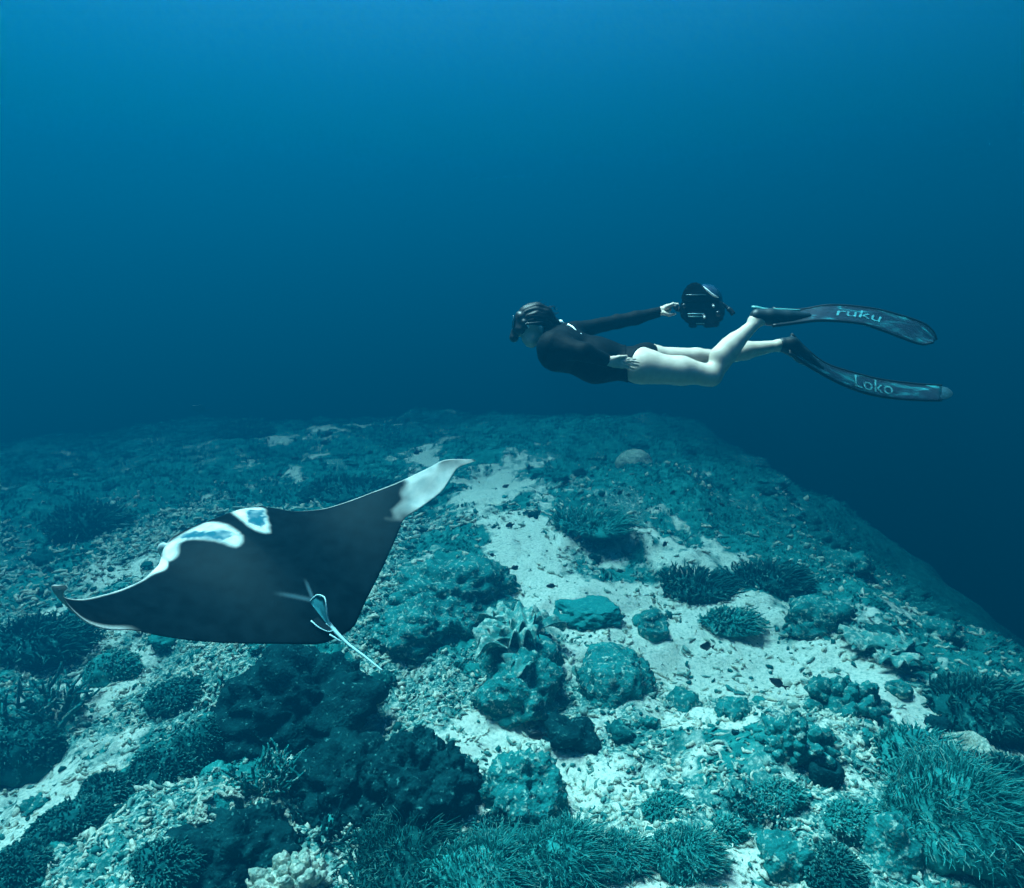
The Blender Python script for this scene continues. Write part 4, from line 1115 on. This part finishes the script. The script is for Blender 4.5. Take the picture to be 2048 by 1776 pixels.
def worn_print(name, col):
    def b(nt, p):
        g = node(nt, 'ShaderNodeNewGeometry'); n1 = node(nt, 'ShaderNodeTexNoise', Scale=38.0, Detail=4.0); nt.links.new(g.outputs['Position'], n1.inputs['Vector'])
        nt.links.new(ramp(nt, n1.outputs['Fac'], [(.36, (.003, .03, .036)), (.52, col)]).outputs['Color'], p.inputs['Base Color']); p.inputs['Roughness'].default_value = .5
    return material(name, b)
def build_fin(root, lower, upper, dl, du, pocket, word, wu, label, tipcol=False):
    """a freediving fin: blade as a bent strip between its lower (near) and upper (far) edges"""
    M_blade = bpy.data.materials.get('marbled_fin_blade') or fin_material()
    fin = empty("fin", J(*pocket[0][:3])); fin.parent = root
    w = Matrix.Translation(root.location).inverted(); fin.matrix_parent_inverse = w
    fin['label'] = label
    n, m = 46, 9
    A = spline([J(x, y, dl) for x, y in lower], n); B = spline([J(x, y, du) for x, y in upper], n)
    t = np.linspace(0, 1, m)
    P = A[:, None] * (1 - t)[None, :, None] + B[:, None] * t[None, :, None]
    Tn = np.gradient(P[:, m // 2], axis=0); N = np.cross(Tn, B - A); N /= np.linalg.norm(N, axis=1)[:, None]
    if N[:, 2].mean() < 0: N = -N
    th = np.linspace(.005, .0025, n)[:, None, None]
    top = (P + N[:, None] * th).reshape(-1, 3); bot = (P - N[:, None] * th).reshape(-1, 3)
    k = np.arange(n * m).reshape(n, m); q = np.stack([k[:-1, :-1], k[1:, :-1], k[1:, 1:], k[:-1, 1:]], -1).reshape(-1, 4)
    rim = np.concatenate([k[:, 0], k[-1, 1:], k[-2::-1, -1], k[0, -2:0:-1]]); r2 = np.roll(rim, -1)
    F = np.concatenate([q, q[:, ::-1] + n * m, np.stack([rim, r2, r2 + n * m, rim + n * m], 1)[:, ::-1]])
    me = mesh_np('blade', np.concatenate([top, bot]), F)
    uv = me.uv_layers.new(name='blade')
    li = np.empty(len(me.loops), np.int32); me.loops.foreach_get('vertex_index', li); li = li % (n * m)
    uvv = np.stack([(li // m) / (n - 1) + hash(word) * 0 + (7.3 if word[0] == 'L' else 0), (li % m) / (m - 1)], 1)
    uv.data.foreach_set('uv', uvv.astype(np.float32).ravel())
    add_obj('blade', me, M_blade, fin)
    for E in (A, B):
        V, Fc = tube(E + N * .001, np.linspace(.010, .007, n), 8)
        add_obj('rail', mesh_np('rail', V, Fc), M_rubber, fin)
    # black central print near the foot and dark tip
    def patch(name, u0, u1, v0, v1, mat, lift):
        nn, mm = 16, 7
        uu = np.linspace(u0, u1, nn); vv = np.linspace(v0, v1, mm)
        V = surf(*np.meshgrid(uu, vv, indexing='ij'), lift).reshape(-1, 3)
        kk = np.arange(nn * mm).reshape(nn, mm)
        return add_obj(name, mesh_np(name, V, np.stack([kk[:-1, :-1], kk[1:, :-1], kk[1:, 1:], kk[:-1, 1:]], -1).reshape(-1, 4)), mat, fin)
    def surf(u, v, lift):
        i = np.clip(u * (n - 1), 0, n - 1.001); i0 = i.astype(int); f = (i - i0)[..., None]
        a = A[i0] * (1 - f) + A[i0 + 1] * f; b = B[i0] * (1 - f) + B[i0 + 1] * f; nn_ = N[i0] * (1 - f) + N[i0 + 1] * f
        return a + (b - a) * v[..., None] + nn_ * lift
    # lettering
    cu = bpy.data.curves.new('lettering', 'FONT'); cu.body = word; cu.size = 1.0; cu.resolution_u = 3; cu.offset = .0
    to = bpy.data.objects.new('lettering', cu); COL.objects.link(to)
    dg = bpy.context.evaluated_depsgraph_get(); tm = bpy.data.meshes.new_from_object(to.evaluated_get(dg))
    bpy.data.objects.remove(to, do_unlink=True)
    bm = bmesh.new(); bm.from_mesh(tm)
    bmesh.ops.triangulate(bm, faces=bm.faces[:]); bmesh.ops.subdivide_edges(bm, edges=[e for e in bm.edges if e.calc_length() > .12], cuts=2)
    xs = [v.co.x for v in bm.verts]; ys = [v.co.y for v in bm.verts]
    co = np.array([((v.co.x - min(xs)) / (max(xs) - min(xs)), (v.co.y - min(ys)) / (max(ys) - min(ys))) for v in bm.verts])
    W = surf(wu[0] + co[:, 0] * (wu[1] - wu[0]), wu[2] + co[:, 1] * (wu[3] - wu[2]), .0068)
    for v, c in zip(bm.verts, W): v.co = c
    bm.to_mesh(tm); bm.free(); tm.materials.clear()
    add_obj('lettering', tm, worn_print('fin_lettering', (.018, .14, .155) if word[0] == 'r' else (.02, .13, .14)), fin)
    # foot pocket: a hollow-looking shoe
    pp = [J(*p[:3]) for p in pocket]
    fl = [p - .09 for p in pp]; fh = [p + .09 for p in pp]
    ff = Field(np.min(fl, 0), np.max(fh, 0), .005)
    for (a, b) in zip(pocket[:-1], pocket[1:]):
        ff.cone(J(*a[:3]), J(*b[:3]), a[3] * PX, b[3] * PX, .015)
    add_obj('foot_pocket', ff.mesh('foot_pocket'), bpy.data.materials.get('teal_black_rubber') or simple('teal_black_rubber', (.001, .009, .012), .5, .2), fin)
    return fin

def build_fins(root):
    f1 = build_fin(root, [(1545, 652), (1600, 645), (1640, 641), (1720, 647), (1762, 660), (1812, 679), (1845, 689), (1866, 685)],
              [(1545, 618), (1600, 620), (1660, 611), (1740, 617), (1800, 631), (1848, 648), (1866, 664), (1873, 680)], -.105, .03,
              [(1514, 632, -.06, 14), (1540, 634, -.06, 16), (1575, 635, -.055, 14), (1615, 633, -.045, 8)], 'ruku', (.38, .64, .30, .74), 'fin on the raised near leg, blade arching over and reading ruku')
    V, Fc = tube(spline([J(1503, 613, -.05), J(1512, 616, -.055), J(1530, 620, -.06), J(1560, 620, -.055), J(1600, 621, -.03)], 18), np.concatenate([[.004, .011], np.linspace(.013, .006, 16)]), 10)
    add_obj('heel_rim', mesh_np('heel_rim', V, Fc), simple('translucent_teal_rubber', (.03, .17, .17), .5), f1)
    V, Fc = tube(spline([J(1504, 617, -.07), J(1508, 630, -.09), J(1519, 646, -.10), J(1536, 655, -.095)], 14), .008, 8)
    f2 = build_fin(root, [(1578, 706), (1630, 740), (1680, 767), (1730, 786), (1780, 796), (1850, 801), (1883, 801)],
              [(1582, 668), (1612, 699), (1650, 727), (1700, 744), (1760, 759), (1830, 768), (1883, 771)], .02, .15,
              [(1566, 690, .085, 15), (1582, 692, .085, 18), (1605, 712, .085, 15), (1640, 738, .085, 8)], 'Loko', (.46, .70, .16, .86), 'fin on the trailing far leg, blade curving down and reading Loko')
    tp = spline([J(1880, 772, .15), J(1897, 777, .13), J(1906, 787, .09), J(1897, 796, .04), J(1880, 800, .02)], 14)
    c = J(1879, 786, .085); V = np.concatenate([tp + np.array([0, 0, .002]), tp - np.array([0, 0, .002]), [c + [0, 0, .003], c - [0, 0, .003]]])
    i = np.arange(13)
    Fc = [np.concatenate([np.stack([i, i + 1, np.full(13, 28)], 1), np.stack([i + 15, i + 14, np.full(13, 29)], 1)]), np.stack([i, i + 14, i + 15, i + 1], 1)]
    add_obj('tip', mesh_np('tip', V, Fc), simple('translucent_fin_tip', (.003, .03, .04), .5), f2)
    return f1, f2

diver = build_diver()
build_fins(diver)
# ------------------------------------------------------------------ the camera housing in the diver's far hand
def prism(pts, d0, d1, bev=.004):
    """outline in photo pixels extruded along the view depth, edges chamfered"""
    bm = bmesh.new()
    a = [bm.verts.new(J(x, y, d0)) for x, y in pts]; b = [bm.verts.new(J(x, y, d1)) for x, y in pts]
    n = len(pts)
    bm.faces.new(a); bm.faces.new(b[::-1])
    for i in range(n): bm.faces.new([a[i], b[i], b[(i + 1) % n], a[(i + 1) % n]])
    bmesh.ops.recalc_face_normals(bm, faces=bm.faces[:])
    bmesh.ops.bevel(bm, geom=bm.edges[:], offset=bev, segments=2, affect='EDGES', clamp_overlap=True)
    me = bpy.data.meshes.new('prism'); bm.to_mesh(me); bm.free()
    return me
def build_camera():
    root = empty('underwater_camera', J(1403, 618, .2))
    tag(root, 'black underwater camera housing with dome port, held out behind the freediver', 'camera')
    def part(name, me, mat, par=root):
        me.name = name; return add_obj(name, me, mat, par)
    def tb(name, pts, rad, mat, par=root, sides=10):
        V, F = tube(pts, rad, sides); return part(name, mesh_np(name, V, F), mat, par)
    hs = part('housing', prism([(1364, 601), (1443, 600), (1450, 612), (1449, 634), (1441, 646), (1424, 651), (1382, 650), (1366, 641), (1359, 628), (1359, 612)], .125, .27, .012), M_metal)
    part('base_plate', prism([(1376, 648), (1393, 647), (1394, 655), (1379, 656)], .13, .26, .004), M_metal)
    part('base_plate', prism([(1404, 649), (1440, 646), (1436, 654), (1410, 656)], .13, .26, .004), M_metal)
    part('back_panel', prism([(1374, 620), (1411, 620), (1411, 640), (1374, 640)], .115, .13, .003), M_rubber)
    tb('trim_bar', [J(1375, 627.5, .112), J(1408, 627.5, .112)], .0028, simple('pale_teal_trim', (.16, .34, .36), .35, .5))
    tb('trim_bar', [J(1376, 633, .112), J(1404, 633, .112)], .0036, simple('dull_teal_trim', (.05, .17, .17), .4, .5))
    tb('trim_bar', [J(1392, 647, .122), J(1409, 647, .122)], .003, simple('dull_teal_trim', (.05, .17, .17), .4, .5))
    # dome port with its shade
    bm = bmesh.new(); bmesh.ops.create_uvsphere(bm, u_segments=40, v_segments=24, radius=38 * PX)
    for v in bm.verts: v.co = v.co + Vector(J(1409, 604, .275))
    me = bpy.data.meshes.new('dome_port'); bm.to_mesh(me); bm.free(); me.polygons.foreach_set('use_smooth', np.ones(len(me.polygons), bool))
    part('dome_port', me, simple('dark_coated_glass', (.002, .006, .012), .06, .6, coat=1.0))
    V, F = ICO[3]
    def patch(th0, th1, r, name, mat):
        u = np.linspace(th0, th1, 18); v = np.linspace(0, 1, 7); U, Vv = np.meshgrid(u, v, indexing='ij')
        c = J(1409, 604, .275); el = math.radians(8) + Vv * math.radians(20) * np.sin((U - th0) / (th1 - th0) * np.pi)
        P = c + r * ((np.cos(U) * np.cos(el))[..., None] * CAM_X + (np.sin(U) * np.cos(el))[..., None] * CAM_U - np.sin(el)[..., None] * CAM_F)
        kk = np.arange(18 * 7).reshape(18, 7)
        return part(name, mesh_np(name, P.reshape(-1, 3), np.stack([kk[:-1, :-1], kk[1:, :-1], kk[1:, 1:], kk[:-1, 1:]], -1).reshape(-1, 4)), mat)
    patch(math.radians(14), math.radians(66), 38.4 * PX, 'blue_reflection', simple('painted_blue_reflection', (.01, .17, .50), .25, .5))  # blue reflection on the dome, painted as a coloured patch
    part('dome_shade', prism([(1362, 600), (1364, 588), (1371, 575), (1379, 567), (1388, 564), (1397, 565), (1405, 571), (1415, 582), (1427, 591), (1440, 599), (1438, 606), (1366, 607)], .115, .29, .012), M_rubber)
    tb('shade_rim_glint', spline([J(1407, 572.5, .112), J(1415, 581, .108), J(1427, 590.5, .108), J(1437, 595, .112)], 12), [.001, .003, .005, .006, .006, .006, .006, .006, .005, .004, .003, .001], M_glint)  # highlight along the shade's glossy edge, painted as a pale tube
    tb('clamp_ring', [J(1372, 590, .112), J(1412, 590, .112)], .003, simple('dull_teal_trim', (.02, .07, .08), .4, .5))
    for (x, y, r) in ((1427, 612, 5), (1409, 634, 5), (1436, 628, 6), (1368, 612, 5)):
        kn = tb('knob', [J(x, y, .125), J(x, y, .108)], r * PX, M_metal, root, 14)
        if r == 5 and x > 1400: tb('knob_glint', [J(x, y, .108), J(x, y, .104)], r * .5 * PX, M_glint, kn, 10)  # glint on the knob, painted as a small pale disc
    g = tb('grip', [J(1351.5, 614.5, .135), J(1351.5, 614.5, .25)], 5.6 * PX, M_rubber, root, 14)
    tb('arm', [J(1351, 619, .20), J(1366, 622, .20)], 4 * PX, M_metal, g)
    g = tb('grip', spline([J(1456, 617, .19), J(1462, 622, .185), J(1467, 629, .18)], 8), 5.2 * PX, M_rubber, root, 14)
    tb('arm', spline([J(1445, 608, .20), J(1452, 613, .20), J(1458, 618, .19)], 6), 3.6 * PX, M_metal, g)
build_camera()

# ------------------------------------------------------------------ small reef fish
def fish_mesh():
    n, m = 15, 10
    x = np.array([-.5, -.485, -.45, -.39, -.30, -.2, -.1, 0, .1, .2, .27, .32, .36, .39, .40]); h = np.array([.005, .035, .075, .125, .175, .205, .215, .205, .175, .13, .09, .06, .046, .04, .035])
    a = np.linspace(0, 2 * np.pi, m, endpoint=False)
    V = np.stack([np.repeat(x, m), (h[:, None] * .42 * np.cos(a)).ravel(), (h[:, None] * np.sin(a)).ravel()], 1)
    i = np.arange(n - 1)[:, None] * m; j = np.arange(m)[None]; j2 = (j + 1) % m
    F = np.stack([i + j, i + j2, i + m + j2, i + m + j], -1).reshape(-1, 4)
    parts = [(V, [F])]
    def blade(p, t=.008):
        p = np.array(p, float); k = len(p); A = np.stack([p[:, 0], np.full(k, t), p[:, 1]], 1); B = A * [1, -1, 1]
        q = [[0, i, i + 1] for i in range(1, k - 1)]
        parts.append((np.concatenate([A, B]), [np.array(q + [[b + k for b in r[::-1]] for r in q]), np.array([[i, i + k, (i + 1) % k + k, (i + 1) % k] for i in range(k)])]))
    blade([(.36, 0), (.46, .10), (.60, .17), (.54, .06), (.52, 0), (.54, -.06), (.60, -.17), (.46, -.10)])
    blade([(-.22, .19), (-.12, .27), (.05, .29), (.22, .22), (.28, .10), (0, .19)]); blade([(-.05, -.19), (.06, -.28), (.2, -.22), (.27, -.10), (.1, -.16)])
    return join(parts)
FISH = [(1413, 1293, 30, 0, 'dark fish over the widest part of the pale sand'), (1555, 1366, 30, 0, 'dark fish near the right end of the pale sand'),
        (1103, 1172, 22, 1, 'dark fish just above the smooth cushion coral'), (1028, 1135, 18, 1, 'tiny dark fish in the narrow upper part of the sand channel'),
        (1020, 1050, 18, 2, 'tiny dark fish above the sand at the channel bend'), (1010, 974, 20, 1, 'dark fish just right of the pale manta wing tip'),
        (1058, 935, 17, 2, 'dark fish higher up and right of the manta wing tip'), (1075, 1471, 34, 0, 'largest dark fish, beside the small dark coral bush'),
        (1330, 1088, 16, 2, 'tiny dark fish over the dark slope right of the coral humps'), (1158, 1074, 15, 1, 'tiny dark fish over the wide hazy coral hump'),
        (1346, 985, 16, 2, 'tiny dark fish on the slope below the pale round coral'), (1130, 966, 14, 1, 'tiny dark fish on the hazy slope left of the pale round coral'),
        (650, 885, 20, 0, 'dark fish over the pale patch on the reef crest'), (655, 868, 26, 1, 'slim dark fish hovering above the pale patch on the crest'),
        (592, 918, 18, 0, 'dark fish on the crest above the right shoulder of the manta'), (835, 905, 16, 2, 'dark fish on the crest left of the manta wing tip'),
        (862, 872, 15, 1, 'tiny dark fish above the small pale spot on the crest'), (815, 840, 15, 1, 'tiny hazy fish highest over the middle of the crest'),
        (400, 818, 30, 0, 'hazy dark fish hanging over the crest at far left'), (765, 945, 16, 2, 'tiny dark fish above the middle of the manta wing'),
        (905, 925, 13, 0, 'tiny dark fish just above the pale wing tip'), (1240, 985, 14, 2, 'tiny dark fish under the pale round coral'),
        (1445, 1010, 15, 1, 'tiny dark fish far right on the hazy slope'), (560, 950, 14, 0, 'tiny dark fish over the reef just behind the manta head'),
        (985, 1110, 15, 1, 'tiny dark fish at the edge of the broad dark mound'), (100, 1140, 15, 0, 'tiny dark fish beside the left wing tip of the manta'),
        (740, 905, 14, 2, 'tiny hazy fish between the crest and the manta wing')]
def build_fish():
    V, F = fish_mesh(); me = mesh_np('reef_fish', V, F); me.materials.append(simple('dark_fish_scales', (.002, .008, .010), .5, .3))
    r = np.random.default_rng(12)
    for i, (px, py, L, kind, lab) in enumerate(FISH):
        p, k = hit(px, min(py, 1700)) if py > 860 else (at(px, py, 19.0), 19.0)
        q = p * (.95 if py > 860 else 1.0)
        o = add_obj('reef_fish', me, None, None, tuple(q)); s = L / FX * q.length
        o.scale = (s, s, s * (1.0, .85, 1.15)[kind]); o.rotation_euler = (r.normal() * .1, r.normal() * .2 + (.0, .25, -.2)[kind], r.normal() * .45 + (3.14 if kind == 1 and i % 2 else 0) + (.7 if kind == 2 else 0))
        tag(o, 'small ' + lab if not lab.startswith(('tiny', 'largest', 'slim', 'hazy')) else lab, 'fish', 'dark reef fish over the coral')
build_fish()
